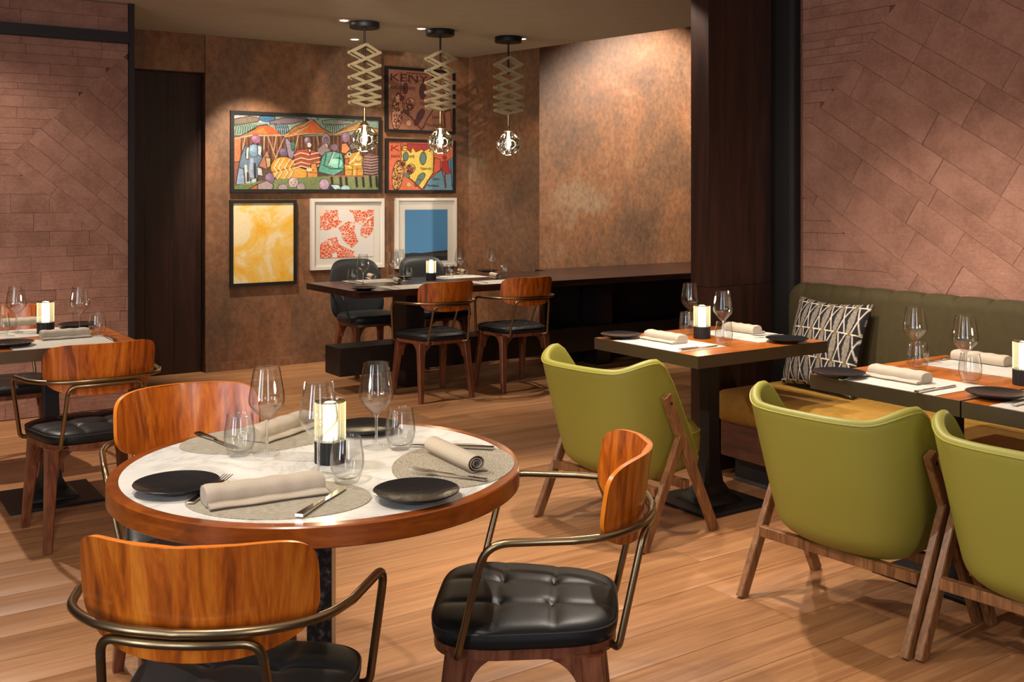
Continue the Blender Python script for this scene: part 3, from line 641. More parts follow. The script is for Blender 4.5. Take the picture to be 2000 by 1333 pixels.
def edge_table(name, label, c, lu, lv, group=None, half=.2):
    t = empty(name, label, 'table', (c.x, c.y, 0), AL, group)
    MB().box(-lu/2+.0025, lu/2-.0025, -lv/2+.0025, lv/2-.0025, TZ-.045, TZ, 0).build('tabletop', M['table_wood'], t, smooth=0)
    e = MB(); x, y = lu/2, lv/2; k = .0025
    e.box(-x, x, -y, -y+k, TZ-.052, TZ+.0005).box(-x, x, y-k, y, TZ-.052, TZ+.0005).box(-x, -x+k, -y+k, y-k, TZ-.052, TZ+.0005).box(x-k, x, -y+k, y-k, TZ-.052, TZ+.0005)
    e.build('edge_band', M['bronze_edge'], t, smooth=0); MB().box(-.12, .12, -.12, .12, TZ-.056, TZ-.045).build('top_plate', M['black_metal'], t, smooth=0)
    pedestal(t, half, .033, TZ-.05, M['black_metal']); return t
n1 = at(1363, 697, TZ); T1c = n1+A*.405+B*.341
T1 = edge_table('square_table', 'separate square wooden table with bronze edge between green chair and bench', T1c, .81, .683)
n2 = at(1874.5, 784, TZ); T2c = n2+A*.42+B*.303
T2 = edge_table('square_table', 'square wooden table with bronze edge in front of the middle green chair', T2c, .84, .606)
T3c = T2c-B*.612
T3 = edge_table('square_table', 'wooden table with bronze edge cut off by the right photo edge', T3c, .84, .606)
n0 = at(272, 667.5, TZ); TLc = n0-A*.31+B*.37
TL = edge_table('square_table', 'square wooden table at the left photo edge in front of the stone wall', TLc, .62, .74)

# ---- communal table with plinth beam
vn, vf = 6.484, 7.387; p0 = at(700, 571, TZ); u0 = p0.dot(A); vn = p0.dot(B); vf = vn+.90
t = empty('communal_table', 'long dark stained communal table running along the back to the divider', 'table', (0, 0, 0), AL)
MB().box(u0, u0+2.25, vn, vf, TZ-.048, TZ, .003).build('tabletop', M['communal_wood'], t, smooth=0)
MB().box(u0+2.252, 7.9, vn, 7.568, TZ-.048, TZ, .003).build('tabletop', M['communal_wood'], t, smooth=0)
MB().box(u0-.03, 5.6, vn+.235, vn+.485, .135, .335, .003).build('plinth_beam', M['black_wood'], t, smooth=0)
MB().box(5.602, 7.9, vn+.235, vn+.485, .135, .335, .003).build('plinth_beam', M['black_wood'], t, smooth=0)
for uc in (3.70, 5.50, 7.2):
    MB().box(uc-.075, uc+.075, vn+.25, vn+.47, .334, TZ-.047, .003).build('support_post', M['black_wood'], t, smooth=0)
    MB().box(uc-.075, uc+.075, vn+.27, vn+.45, 0, .136, .003).build('foot', M['black_wood'], t, smooth=0)
MB().box(5.05, 7.9, vn+.49, vn+.52, .0, TZ-.049, .002).build('shade_sheet', M['black_wood'], t, smooth=0)  # dark sheet put in for the shaded wall below the tabletop
for uu in (5.49, 5.70):
    for z in (.175, .295): MB().lathe([(.0001, .004), (.009, .003), (.010, 0)], 12, mtx=Matrix.Translation((uu, vn+.235, z)) @ Matrix.Rotation(PI/2, 4, 'X')).build('bolt', M['black_metal'], t)

# ---- banquette (local x runs along the wall towards the camera, y out into the room)
bq = empty('banquette', 'olive velvet banquette with channel seams along the right stone wall', 'bench', tuple(uv(WR-.006, 3.70)), 0)
bq.matrix_world = Matrix.Translation(uv(WR-.006, 3.72)) @ Matrix(((-B.x, -A.x, 0, 0), (-B.y, -A.y, 0, 0), (0, 0, -1, 0), (0, 0, 0, 1)))   # right-handed with z flipped
BL = 3.3
def bz(z): return -z
def channel(name, prof, L, mat, pitch=.168, depth=.006, endr=.06, x0=0.0, left_round=.05, smooth=60):
    # prof: closed list of (y, z, groove weight)
    n = len(prof); nx = int(L/.012); mb = MB(); cy = sum(p[0] for p in prof)/n; cz = sum(p[1] for p in prof)/n
    for i in range(nx+1):
        x = L*i/nx; d = min(abs((x+.06) % pitch), pitch-abs((x+.06) % pitch)); g = depth*math.exp(-(d/.006)**2)+depth*.5*math.exp(-(d/.03)**2)
        k = 1.0
        if x < left_round: q = 1-x/left_round; k = math.sqrt(max(0, 1-q*q))
        for (y, z, w_) in prof:
            yy, zz = y, z; ly = y-cy; lz = z-cz; r = math.hypot(ly, lz)
            sh = (1-k)*left_round*(1 if w_ else .0)
            f = (r-g*w_-sh)/r; yy = cy+ly*f; zz = cz+lz*f; mb.v.append((x0+x, yy, bz(zz)))
    for i in range(nx):
        for j in range(n): mb.f.append((i*n+j, i*n+(j+1) % n, (i+1)*n+(j+1) % n, (i+1)*n+j))
    mb.f.append(tuple(range(n))); mb.f.append(tuple(nx*n+j for j in range(n-1, -1, -1)))
    return mb.build(name, mat, bq, smooth=smooth)
def rr(y0, y1, z0, z1, r, ws):                      # rounded rectangle profile, ws weights per corner region
    out = []
    for (cy, cz, a0) in ((y1-r, z0+r, -PI/2), (y1-r, z1-r, 0), (y0+r, z1-r, PI/2), (y0+r, z0+r, PI)):
        for k in range(7): a = a0+PI/2*k/6; out.append((cy+r*math.cos(a), cz+r*math.sin(a), 1))
    return out
channel('seat_cushion', rr(.06, .655, .30, .455, .065, 1), BL, M['velvet'], .30, .004, left_round=.075)
channel('backrest', rr(0, .125, .42, .965, .055, 1), BL, M['velvet_back'], .168, .009, x0=.03, left_round=.085)
MB().box(.03, BL, .02, .60, -.335, -.13, .004).build('plinth', M['plinth'], bq, smooth=0)
MB().box(.06, BL, .02, .53, -.131, 0).build('toe_kick', M['black_metal'], bq, smooth=0)
MB().box(.05, BL, .53, .536, -.02, -.002).build('floor_trim', M['grey_metal'], bq, smooth=0)
# ================================================================ TABLEWARE
def make_wineglass(label, loc, group, s=1.0):
    t = empty('wine_glass', label, 'wine glass', loc, 0, group)
    MB().lathe([(.0335*s, .001), (.0350, .002), (.0335, .0032), (.020, .0045), (.008, .008), (.0045, .016)], 36, cap=False).build('foot', M['thick_glass'], t)
    MB().lathe([(.0045, .0155), (.0036, .03), (.0034, .06), (.0042, .080), (.0075, .088)], 14, cap=False).build('stem', M['thick_glass'], t)
    MB().lathe([(.0006, .0865), (.010, .0895), (.024, .104), (.040, .122), (.0448, .131), (.0462, .139), (.0456, .149), (.0425, .170), (.0375, .200), (.0338, .2235), (.0330, .2250), (.0322, .2238), (.0360, .200), (.0412, .170), (.0442, .149), (.0448, .139), (.0434, .132), (.0388, .124), (.022, .107), (.008, .0935), (.0004, .0925)], 40, cap=False).build('bowl', M['glass'], t)
    return t
def make_tumbler(label, loc, group):
    t = empty('tumbler', label, 'tumbler', loc, 0, group)
    MB().lathe([(.0004, .001), (.0225, .001), (.0258, .004), (.031, .014), (.0378, .034), (.0396, .048), (.0385, .066), (.0345, .092), (.0322, .1065), (.0314, .108), (.0306, .1065), (.0328, .092), (.0368, .066), (.0378, .048), (.0358, .034), (.029, .019), (.022, .013), (.0004, .0115)], 40, cap=False).build('body', M['glass'], t)
    return t
def make_plate(label, loc, group):
    t = empty('side_plate', label, 'plate', loc, 0, group)
    MB().lathe([(.0004, .0), (.048, 0), (.052, .0035), (.080, .011), (.0945, .0185), (.0955, .0205), (.0938, .0212), (.080, .0165), (.052, .0095), (.0004, .0088)], 56, cap=False).build('dish', M['plate'], t)
    return t
def make_lamp(label, loc, group):
    t = empty('table_lamp', label, 'lamp', loc, 0, group)
    MB().lathe([(.0004, 0), (.038, 0), (.0385, .002), (.0385, .054), (.037, .0555), (.0004, .0555)], 96, rib=(24, .018), cap=False).build('ribbed_base', M['black_metal'], t, smooth=0)
    MB().lathe([(.0004, .0560), (.018, .0562), (.018, .147), (.0004, .1475)], 32, cap=False).build('light_tube', M['lamp_glow'], t)
    MB().lathe([(.0375, .0562), (.0375, .150)], 144, rib=(24, .045), cap=False).build('ribbed_shade', M['lamp_ribs'], t, smooth=0)
    MB().lathe([(.0004, .1505), (.0365, .1505), (.038, .152), (.038, .156), (.036, .157), (.0004, .157)], 40, cap=False).build('cap', M['smoke'], t)
    l = bpy.data.lights.new('table_lamp_light', 'POINT'); lo = bpy.data.objects.new('table_lamp_light', l); COL.objects.link(lo); l.energy = 1.6; l.color = (1, .8, .5); l.shadow_soft_size = .02
    lo.parent = t; lo.location = (0, 0, .19); return t
def napkin_fold(label, loc, rz, group, L=.25):
    t = empty('folded_napkin', label, 'napkin', loc, rz, group); mb = MB(); n = 26
    prof = [(-.030, .002), (-.034, .010), (-.034, .026), (-.028, .036), (-.012, .041), (.008, .041), (.024, .037), (.031, .028), (.032, .014), (.028, .003), (0, .0015)]
    m = len(prof)
    for i in range(n+1):
        x = L*(i/n-.5); w_ = 1+.03*math.sin(i*1.3)+.02*math.sin(i*.5+1); e = 1 if 0 < i < n else .95
        for (y, z) in prof: mb.v.append((x, y*w_*e, .0015+(z-.0015)*(1+.03*math.sin(i*.9))*e))
    for i in range(n):
        for j in range(m): mb.f.append((i*m+j, i*m+(j+1) % m, (i+1)*m+(j+1) % m, (i+1)*m+j))
    mb.f.append(tuple(range(m))); mb.f.append(tuple(n*m+j for j in range(m-1, -1, -1))); mb.build('roll', M['linen'], t, smooth=60)
    mb = MB(); prof = [(-.030, .0015), (-.056, .0015), (-.060, .006), (-.057, .0105), (-.030, .012)]; m = len(prof)
    for i in range(n+1):
        x = (L*.985)*(i/n-.5)
        for (y, z) in prof: mb.v.append((x, y+.0018*math.sin(i*.45), z*(1+.08*math.sin(i*.6))))
    for i in range(n):
        for j in range(m): mb.f.append((i*m+j, i*m+(j+1) % m, (i+1)*m+(j+1) % m, (i+1)*m+j))
    mb.f.append(tuple(range(m))); mb.f.append(tuple(n*m+j for j in range(m-1, -1, -1))); mb.build('loose_flap', M['linen'], t, smooth=60)
    return t
def napkin_roll(label, loc, rz, group, L=.235, R=.024):
    t = empty('rolled_napkin', label, 'napkin', loc, rz, group); mb = MB(); turns = 2.6; n = 60; prof = []
    for k in range(n+1): a = -PI/2-2*PI*turns*(1-k/n)-.3; r = R*(.28+.72*k/n); prof.append((r*math.cos(a)*1.12, r*math.sin(a)*.92+R*.94))
    inner = [(y*.93-0.0, (z-R*.94)*.93+R*.94) for y, z in prof][::-1]; m = len(prof)
    nx = 8
    for i in range(nx+1):
        x = L*(i/nx-.5)
        for (y, z) in prof: mb.v.append((x, y, z+.001))
        for (y, z) in inner: mb.v.append((x, y, z+.001))
    M2 = 2*m
    for i in range(nx):
        for j in range(M2): mb.f.append((i*M2+j, i*M2+(j+1) % M2, (i+1)*M2+(j+1) % M2, (i+1)*M2+j))
    for i in (0, nx):
        for j in range(m-1): q = (i*M2+j, i*M2+j+1, i*M2+M2-2-j, i*M2+M2-1-j); mb.f.append(q if i else q[::-1])
    mb.build('roll', M['linen'], t, smooth=50)
    mb = MB(); mb.grid(lambda i, j: ((i-.5)*L*1.0, -R*.6+j*(R*1.9), .002+.003*math.sin(j*PI)), 6, 5); mb.grid(lambda i, j: ((i-.5)*L*1.0, -R*.6+j*(R*1.9), .0005), 6, 5, flip=True); mb.build('loose_flap', M['linen'], t)
    return t
def make_knife(label, loc, rz, group):
    t = empty('table_knife', label, 'knife', loc, rz, group)
    mb = MB(); pts = [(-.115, .0085), (-.10, .0105), (-.04, .0085), (-.006, .0065)]
    mb.bar((-.115, 0, .0055), (-.008, 0, .0055), .019, .012, .007, .006); mb.build('handle', M['steel'], t, smooth=0)
    bl = [(-.008, -.005), (.02, -.008), (.07, -.0095), (.098, -.008), (.112, .002), (.112, .006), (-.008, .005)]; MB().prism(bl, .003, .0048).build('blade', M['steel'], t, smooth=0); return t
def make_fork(label, loc, rz, group):
    t = empty('table_fork', label, 'fork', loc, rz, group)
    mb = MB(); mb.bar((-.10, 0, .004), (.03, 0, .009), .016, .006, .004, .003).prism([(.028, -.004), (.042, -.011), (.056, -.0125), (.056, .0125), (.042, .011), (.028, .004)], .008, .0105); mb.build('handle', M['steel'], t, smooth=0)
    for k in range(4): MB().bar((.055, -.0105+.007*k, .009), (.098, -.0105+.007*k, .0125), .0038, .002, .002, .0016).build('tine', M['steel'], t, smooth=0)
    return t
def ell_mat(label, loc, rz, rx, ry, group):
    mb = MB(); n = 56; mb.prism([(rx*math.cos(2*PI*k/n), ry*math.sin(2*PI*k/n)) for k in range(n)], 0, .0018)
    o = mb.build('placemat', M['mat_round'], None, loc, rz, 30); return tag(o, label, 'placemat', group)
def rect_mat(label, loc, rz, lx, ly, group):
    mb = MB().box(-lx/2, lx/2, -ly/2, ly/2, 0, .0016); return tag(mb.build('placemat', M['mat_pale'], None, loc, rz, 0), label, 'placemat', group)
def P(x, y, z=TZ, dz=.0): p = at(x, y, z); return (p.x, p.y, TZ+dz)
gw, gt, gp, gl, gn, gk, gf, gm = 'stemmed wine glasses', 'stemless water tumblers', 'small black side plates', 'ribbed glowing table lamps', 'linen napkins', 'table knives', 'table forks', 'placemats'
MT = .0019
# --- round table
ell_mat('oval taupe mat under the front napkin on the round marble table', P(545, 975), -.02, .203, .150, gm)
ell_mat('oval taupe mat under the rolled napkin at the right of the round marble table', P(886, 908), 1.50, .215, .150, gm)
ell_mat('oval taupe mat at the far left of the round marble table', P(508, 858), .58, .215, .150, gm)
wg = make_wineglass('wine glass at the left of the round marble table, beside the left tumbler', P(521, 888), gw)
dup(wg, P(622, 931), 0, 'wine glass in the middle of the round marble table, in front of the glowing lamp')
dup(wg, P(735, 875), 0, 'wine glass at the right of the round marble table, tallest in the photo')
tb = make_tumbler('stemless tumbler on the round marble table, leftmost, with a small modelled reflection', P(468, 891), gt)
em = MB(); 
for k in range(20): a0, a1 = 2*PI*k/20, 2*PI*(k+1)/20; em.tube([(.0386*math.sin(.45+.0105*math.cos(a)/.0386*1.0), -.0386*math.cos(.45+.0105*math.cos(a)/.0386), .060+.0105*math.sin(a)) for a in (a0, a1)], .0005, 4)
for zz in (.056, .060, .064): em.tube([(.0388*math.sin(.45+q), -.0388*math.cos(.45+q), zz) for q in (-.16, 0, .16)], .0005, 4)
EM = MB().build
dup_t = [(678, 944, 'stemless tumbler on the round marble table in front of the lamp base'), (782, 878, 'stemless tumbler on the round marble table, rightmost, behind the rolled napkin')]
for x, y, lb in dup_t: dup(tb, P(x, y), 0, lb)
em.build('reflection_mark', M['white_frame'], tb)  # reflection on the glass, modelled as a pale ring and bars
pl = make_plate('black side plate at the left of the round marble table', P(345, 943, .768), gp)
dup(pl, P(813, 958, .768), 0, 'black side plate at the front right of the round marble table')
dup(pl, P(714, 832, .768), 0, 'black side plate at the far side of the round marble table behind the glasses')
lp = make_lamp('glowing ribbed table lamp on the round marble table', P(645, 903), gl)
napkin_fold('folded linen napkin lying across the front mat of the round marble table', P(515, 972, TZ, MT), .50, gn, .262)
napkin_roll('tightly rolled linen napkin at the right of the round marble table', P(887, 905, TZ, MT), -1.03, gn, .235, .0235)
napkin_fold('folded linen napkin at the far left of the round marble table behind the glasses', P(548, 846, TZ, MT), 1.12, gn, .25)
kn = make_knife('steel knife at the front of the round marble table, right of the folded napkin', P(632, 983, TZ, MT), .74+PI*0, gk)
kn.rotation_euler[2] = 1.30
dup(kn, P(880, 877, TZ, MT), PI-.17, 'steel knife behind the rolled napkin on the round marble table')
dup(kn, P(424, 865, TZ, MT), -.82, 'steel knife at the far left of the round marble table beside the tumbler')
fk = make_fork('steel fork at the front left of the round marble table, half under the napkin', P(411, 962, TZ, MT), 1.42, gf)
dup(fk, P(874, 934, TZ, MT), PI-.37, 'steel fork behind the front right black plate on the round marble table')
# --- rectangular settings
def setting(c, side, nap, names, plate=None, pal=True):
    pass
DA, DB = A, B
def place_T(c, d, r, half, label, k_lab, plate_at, nap_at, knife_at, fork_at, mat=True, nl=.225):
    # c table centre, d diner's forward direction, r diner's right
    ang = math.atan2(r.y, r.x); q = c-d*(half-.155)
    if mat: rect_mat('pale linen placemat '+label, (q.x, q.y, TZ+.0006), ang, .42, .30, gm)
    for fn, pos, da in ((0, nap_at, 0), (1, knife_at, PI/2), (2, fork_at, PI/2)):
        if pos is None: continue
        p = c+r*pos[0]+d*pos[1]; l = (p.x, p.y, TZ+.0023)
        if fn == 0: napkin_fold('folded linen napkin '+label, l, ang+da, gn, nl)
        if fn == 1: dup(kn, l, ang+da+pos[2], 'steel knife '+label)
        if fn == 2: dup(fk, l, ang+da, 'steel fork '+label)
def loc_in(c, x, y, d, r, z=TZ): p = at(x, y, z)-Vector((c.x, c.y, z)); return (round(p.dot(r), 3), round(p.dot(d), 3))
# T1: near diner faces +A (right = -B); far diner faces -A (right = +B)
C = T1c.copy(); C.z = 0
place_T(C, A, -B, .405, 'on the separate square table, near the leftmost green chair', '', None, loc_in(C, 1300, 667, A, -B), loc_in(C, 1366, 682, A, -B)+(0,), None)
place_T(C, -A, B, .405, 'on the far side of the separate square table, towards the bench', '', None, loc_in(C, 1450, 650, -A, B), None, loc_in(C, 1500, 659, -A, B), nl=.19)
dup(pl, P(1213, 653, .768), 0, 'black side plate at the left corner of the separate square table')
dup(pl, P(1537, 661, .768), 0, 'black side plate at the right corner of the separate square table')
dup(lp, P(1371, 661), 0, 'glowing ribbed table lamp on the separate square table before the dark divider')
dup(wg, P(1348, 641), 0, 'wine glass left of the lamp on the separate square table'); dup(wg, P(1412, 664), 0, 'wine glass right of the lamp on the separate square table')
dup(tb, P(1342, 654), 0, 'stemless tumbler left of the lamp on the separate square table').children
dup(tb, P(1414, 676), 0, 'stemless tumbler right of the lamp on the separate square table')
# T2
C = T2c.copy(); C.z = 0
place_T(C, A, -B, .42, 'on the table before the middle green chair, near side', '', None, loc_in(C, 1757, 742, A, -B), loc_in(C, 1830, 763, A, -B)+(0,), loc_in(C, 1676, 740, A, -B))
place_T(C, -A, B, .42, 'on the table before the middle green chair, bench side', '', None, loc_in(C, 1916, 710, -A, B), loc_in(C, 1836, 706, -A, B)+(0,), None)
dup(pl, P(1638, 727, .768), 0, 'black side plate at the corner of the table in front of the patterned cushion')
dup(wg, P(1787, 711), 0, 'wine glass nearest the patterned cushion on the table before the middle green chair'); dup(wg, P(1885, 736), 0, 'rightmost wine glass in the photo, against the banquette')
dup(tb, P(1793, 724), 0, 'stemless tumbler nearest the patterned cushion, behind a wine glass'); dup(tb, P(1895, 750), 0, 'rightmost stemless tumbler in the photo, on the table by the banquette')
# T3
C = T3c.copy(); C.z = 0
place_T(C, A, -B, .42, 'on the table cut off by the right photo edge', '', None, (.02, -.25), None, (-.16, -.265))
dup(pl, P(1946, 767, .768), 0, 'black side plate at the right photo edge'); dup(lp, P(2001, 752), 0, 'ribbed table lamp cut off by the right photo edge')
# left table: near diner faces +B (right = +A)
C = TLc.copy(); C.z = 0
place_T(C, B, A, .37, 'on the left square table, near the armchair with its back turned', '', None, loc_in(C, 126, 661, B, A), loc_in(C, 213, 662, B, A)+(0,), loc_in(C, 52, 672, B, A), nl=.21)
place_T(C, -B, -A, .37, 'on the far side of the left square table', '', None, loc_in(C, 48, 637, -B, -A), None, None, nl=.21)
dup(pl, P(22, 669, .768), 0, 'black side plate cut by the left photo edge on the left square table'); dup(pl, P(153, 633, .768), 0, 'black side plate at the far right corner of the left square table')
dup(lp, P(89, 652), 0, 'glowing ribbed table lamp on the left square table')
dup(wg, P(32, 650), 0, 'wine glass left of the lamp on the left square table'); dup(wg, P(156, 650), 0, 'wine glass right of the lamp on the left square table')
dup(tb, P(190, 656), 0, 'stemless tumbler at the right of the left square table'); dup(tb, P(2, 657), 0, 'stemless tumbler cut by the left photo edge on the left square table')
# communal table
cu = lambda x, y: P(x, y)
for k, (x, y, lb) in enumerate([(715, 558, 'at the near left end of the long dark table'), (690, 547, 'at the far left end of the long dark table'), (805, 552, 'left of the lamp at the middle of the long dark table'), (905, 538, 'right of the lamp on the long dark table'), (975, 546, 'at the right end of the laid part of the long dark table')]):
    pass
def cset(uu, near, label):
    d = B if near else -B; r = A if near else -A; vm = vn+.155 if near else vf-.155
    q = uv(uu, vm); rect_mat('pale linen placemat '+label, (q.x, q.y, TZ+.0006), AL, .42, .29, gm); return q, d, r
l1 = 'at the left end of the long dark table, camera side'; l2 = 'at the left end of the long dark table, wall side'; l3 = 'on the right half of the long dark table, camera side'; l4 = 'on the right half of the long dark table, wall side'
us = [3.62, 4.36]
for uu, nr, lb, npx, roll in ((us[0], 1, l1, (776, 553), 1), (us[0]-.0, 0, l2, (725, 545), 1), (us[1], 1, l3, (966, 543), 1), (us[1], 0, l4, (903, 535), 1)):
    q, d, r = cset(uu, nr, lb); napkin_roll('rolled linen napkin '+lb, P(npx[0], npx[1], TZ, .0023), AL+PI/2-.25, gn, .17, .021)
    k_ = q+r*.165; dup(kn, (k_.x, k_.y, TZ+.0023), AL+(PI/2 if nr else -PI/2), 'steel knife '+lb)
    k_ = q-r*.15; dup(fk, (k_.x, k_.y, TZ+.0023), AL+(PI/2 if nr else -PI/2), 'steel fork '+lb)
for x, y, lb in ((711, 562, 'black side plate at the near left corner of the long dark table'), (783, 540, 'black side plate behind the wine glasses left of the lamp on the long dark table'), (952, 528, 'black side plate at the far right of the settings on the long dark table')): dup(pl, P(x, y, .768), 0, lb)
dup(lp, P(842, 547), 0, 'glowing ribbed table lamp on the long dark table')
for x, y, lb in ((709, 556, 'leftmost wine glass on the long dark table, standing by the plate'), (769, 548, 'wine glass nearer the lamp on the left half of the long dark table'), (780, 541, 'wine glass overlapping another in front of the white-mounted blue print'), (899, 540, 'wine glass just right of the lamp on the long dark table'), (960, 538, 'rightmost wine glass on the long dark table')): dup(wg, P(x, y), 0, lb)
for x, y, lb in ((689, 554, 'leftmost tumbler on the long dark table'), (796, 550, 'tumbler left of the lamp on the long dark table'), (879, 543, 'tumbler right of the lamp on the long dark table'), (984, 541, 'rightmost tumbler on the long dark table')): dup(tb, P(x, y), 0, lb)

# ---- patterned cushion on the banquette
pc = Canvas(150, 150, (26, 22, 22)); cw, ch_ = .158, .30
for r in range(-1, 5):
    for k in range(-2, 9):
        x0 = k*cw+.02*r+(.0 if r % 2 else .03)*0; y0 = r*ch_+.06
        pc.poly([(x0+.062, y0), (x0+.098, y0), (x0+.118, y0+ch_*.5), (x0+.098, y0+ch_), (x0+.062, y0+ch_), (x0+.044, y0+ch_*.5)], (134, 122, 110))
for r in range(-1, 5):
    y0 = r*ch_+.06
    for k in range(-2, 9):
        x0 = k*cw+.02*r
        pc.line([(x0+.115, y0), (x0+.15, y0+ch_*.48), (x0+.045+cw, y0+ch_)], .009, (208, 194, 180)); pc.line([(x0+.045+cw, y0), (x0+.15, y0+ch_*.48), (x0+.115, y0+ch_)], .009, (208, 194, 180))
    pc.line([(-.1, y0), (1.1, y0)], .009, (208, 194, 180))
    for k in range(-2, 9): pc.ell(k*cw+.02*r+.08, y0, .018, .022, (112, 96, 30))
pc.brush(.15)
me_n = 149
mb = MB()
def pf(i, j, sd):
    a, b = 2*i-1, 2*j-1; m = (1-a*a)*(1-b*b); x, y = .225*a*(1-.10*(1-abs(b)**1.5)*abs(a)**3), .215*b*(1-.10*(1-abs(a)**1.5)*abs(b)**3); return (x, sd*.075*m**.42, y+.215)
mb.grid(lambda i, j: pf(i, j, -1), 149, 149)
pil = empty('cushion', 'black and grey cushion with white geometric lines and mustard dots on the banquette', 'cushion', (0, 0, 0))
me = bpy.data.meshes.new('cushion_front'); me.from_pydata(mb.v, [], mb.f); me.shade_smooth(); pc.paint(me); me.materials.append(M['fabric_print']); o = bpy.data.objects.new('cushion_front', me); COL.objects.link(o); o.parent = pil
mb = MB(); mb.grid(lambda i, j: pf(i, j, 1), 30, 30, flip=True); mb.build('cushion_back', plain('cushion_back_fabric', (.012, .011, .011, 1), .9), pil)
pp = uv(WR-.285, 3.37)
pil.location = (pp.x, pp.y, .462); pil.rotation_euler = (-math.radians(17), 0, AL-PI/2-.10+0); pil.scale = (1.06,)*3
# ================================================================ PENDANTS
def make_pendant(label, loc, group, matc):
    t = empty('pendant_lamp', label, 'pendant lamp', loc, 0, group)
    MB().lathe([(.0004, 0), (.108, 0), (.110, -.003), (.110, -.040), (.107, -.044), (.0004, -.044)], 48, cap=False).build('canopy', M['black_metal'], t)
    MB().tube([(0, 0, -.04), (0, 0, -.30)], .0075, 10).build('rod', M['black_metal'], t)
    MB().tube([(0, 0, -.17), (0, 0, -.78)], .0022, 6).build('cable', M['steel'], t)
    MB().tube([(0, 0, -.60), (0, 0, -.735)], .0085, 10).build('lower_rod', M['brass'], t)
    # concertina scissor arms: two crossed lattices, compressed towards the bottom
    W = .104; levels = [-.165, -.222, -.318, -.406, -.482, -.545, -.590, -.618]
    for i in range(len(levels)-1):
        zt, zb = levels[i], levels[i+1]
        for dpt in (-.042, .042):
            for s in (-1, 1):
                if i == 0: p0, p1 = (0, dpt, zt), (s*W, dpt+s*.004, zb)
                elif i == len(levels)-2: p0, p1 = (-s*W, dpt+s*.004, zt), (0, dpt, zb)
                else: p0, p1 = (-s*W, dpt+s*.004, zt), (s*W, dpt+s*.004, zb)
                p0, p1 = Vector(p0), Vector(p1); e_ = (p1-p0)*.05; p0, p1 = p0-e_*(i > 0), p1+e_*(i < len(levels)-2)
                MB().bar(p0, p1, .004, .004, .021, .021, up=(0, 0, 1)).build('lattice_bar', matc, t, smooth=0)
        if i < len(levels)-2:
            for s in (-1, 1): MB().tube([(s*W*.97, -.048, zb), (s*W*.97, .048, zb)], .0045, 8).build('pin', matc, t)
    MB().lathe([(.010, -.715), (.014, -.718), (.016, -.735), (.030, -.752), (.040, -.757), (.040, -.762), (.012, -.763)], 28).build('socket', M['brass'], t)
    g = MB(); R = .100; zc = -.862; seg, rg = 48, 28; cen = [Vector((math.cos(a)*math.cos(e), math.sin(a)*math.cos(e), math.sin(e))) for e, na, o_ in ((.0, 6, 0), (.72, 5, .4), (-.72, 5, .4), (-1.5, 1, 0)) for a in [2*PI*q/na+o_ for q in range(na)]]
    def gf_(i, j):
        a = 2*PI*i; e = -PI/2+PI*.93*j; d = Vector((math.cos(a)*math.cos(e), math.sin(a)*math.cos(e), math.sin(e))); m = max(d.dot(c) for c in cen); an = math.acos(min(1, m)); r = R-.020*max(0, 1-(an/.40)**2)
        return (d.x*r, d.y*r, zc+d.z*r)
    g.grid(gf_, seg, rg); g.build('dimpled_globe', M['smoke'], t, smooth=80)
    MB().lathe([(.0004, -.905), (.010, -.902), (.014, -.885), (.014, -.835), (.010, -.800), (.008, -.765)], 20, cap=False).build('bulb', M['bulb'], t)
    l = bpy.data.lights.new('pendant_bulb_light', 'POINT'); lo = bpy.data.objects.new('pendant_bulb_light', l); COL.objects.link(lo); l.energy = 5; l.color = (1, .78, .48); l.shadow_soft_size = .03; lo.parent = t; lo.location = (0, 0, zc-.125)
    return t
M['lattice'] = plain('champagne_metal', rgb(196, 178, 138), .42, .45)
p1_ = make_pendant('leftmost concertina pendant with smoked globe, hanging before the village painting', tuple(at(712, 44, CZ)), 'concertina pendant lamps', M['lattice']); p1_.rotation_euler[2] = .48
dup(p1_, tuple(at(860, 59, CZ)), .40, 'middle concertina pendant with smoked globe, hanging before the two map prints')
dup(p1_, tuple(at(993, 72.5, CZ)), .34, 'rightmost concertina pendant with smoked globe, hanging before the bare corner wall')

# ================================================================ PICTURES on the back wall
VW = 8.21
def frame(name, label, pxs, fw, fmat, dep=.03, mount=None, group='framed pictures on the back wall', depth_in=.012):
    (xl, yt), (xr, yb) = pxs; pl_, pr_ = on_v(xl, yb, VW), on_v(xr, yb, VW); zt = on_v(xl, yt, VW).z; zb = pl_.z
    wdt = (pr_-pl_).length if True else 0; wdt = math.hypot(pr_.x-pl_.x, pr_.y-pl_.y); ht = zt-zb; mid = (pl_+pr_)/2-B*dep
    t = empty(name, label, 'picture', (mid.x, mid.y, zb), AL, group); e = MB()
    x = wdt/2; e.box(-x, x, 0, dep-.001, 0, fw).box(-x, x, 0, dep-.001, ht-fw, ht).box(-x, -x+fw, 0, dep-.001, fw, ht-fw).box(x-fw, x, 0, dep-.001, fw, ht-fw); e.build('frame', fmat, t, smooth=0)
    MB().box(-x+fw, x-fw, depth_in+.002, dep-.002, fw, ht-fw).build('mount', mount or M['mount'], t, smooth=0)
    return t, wdt, ht, fw
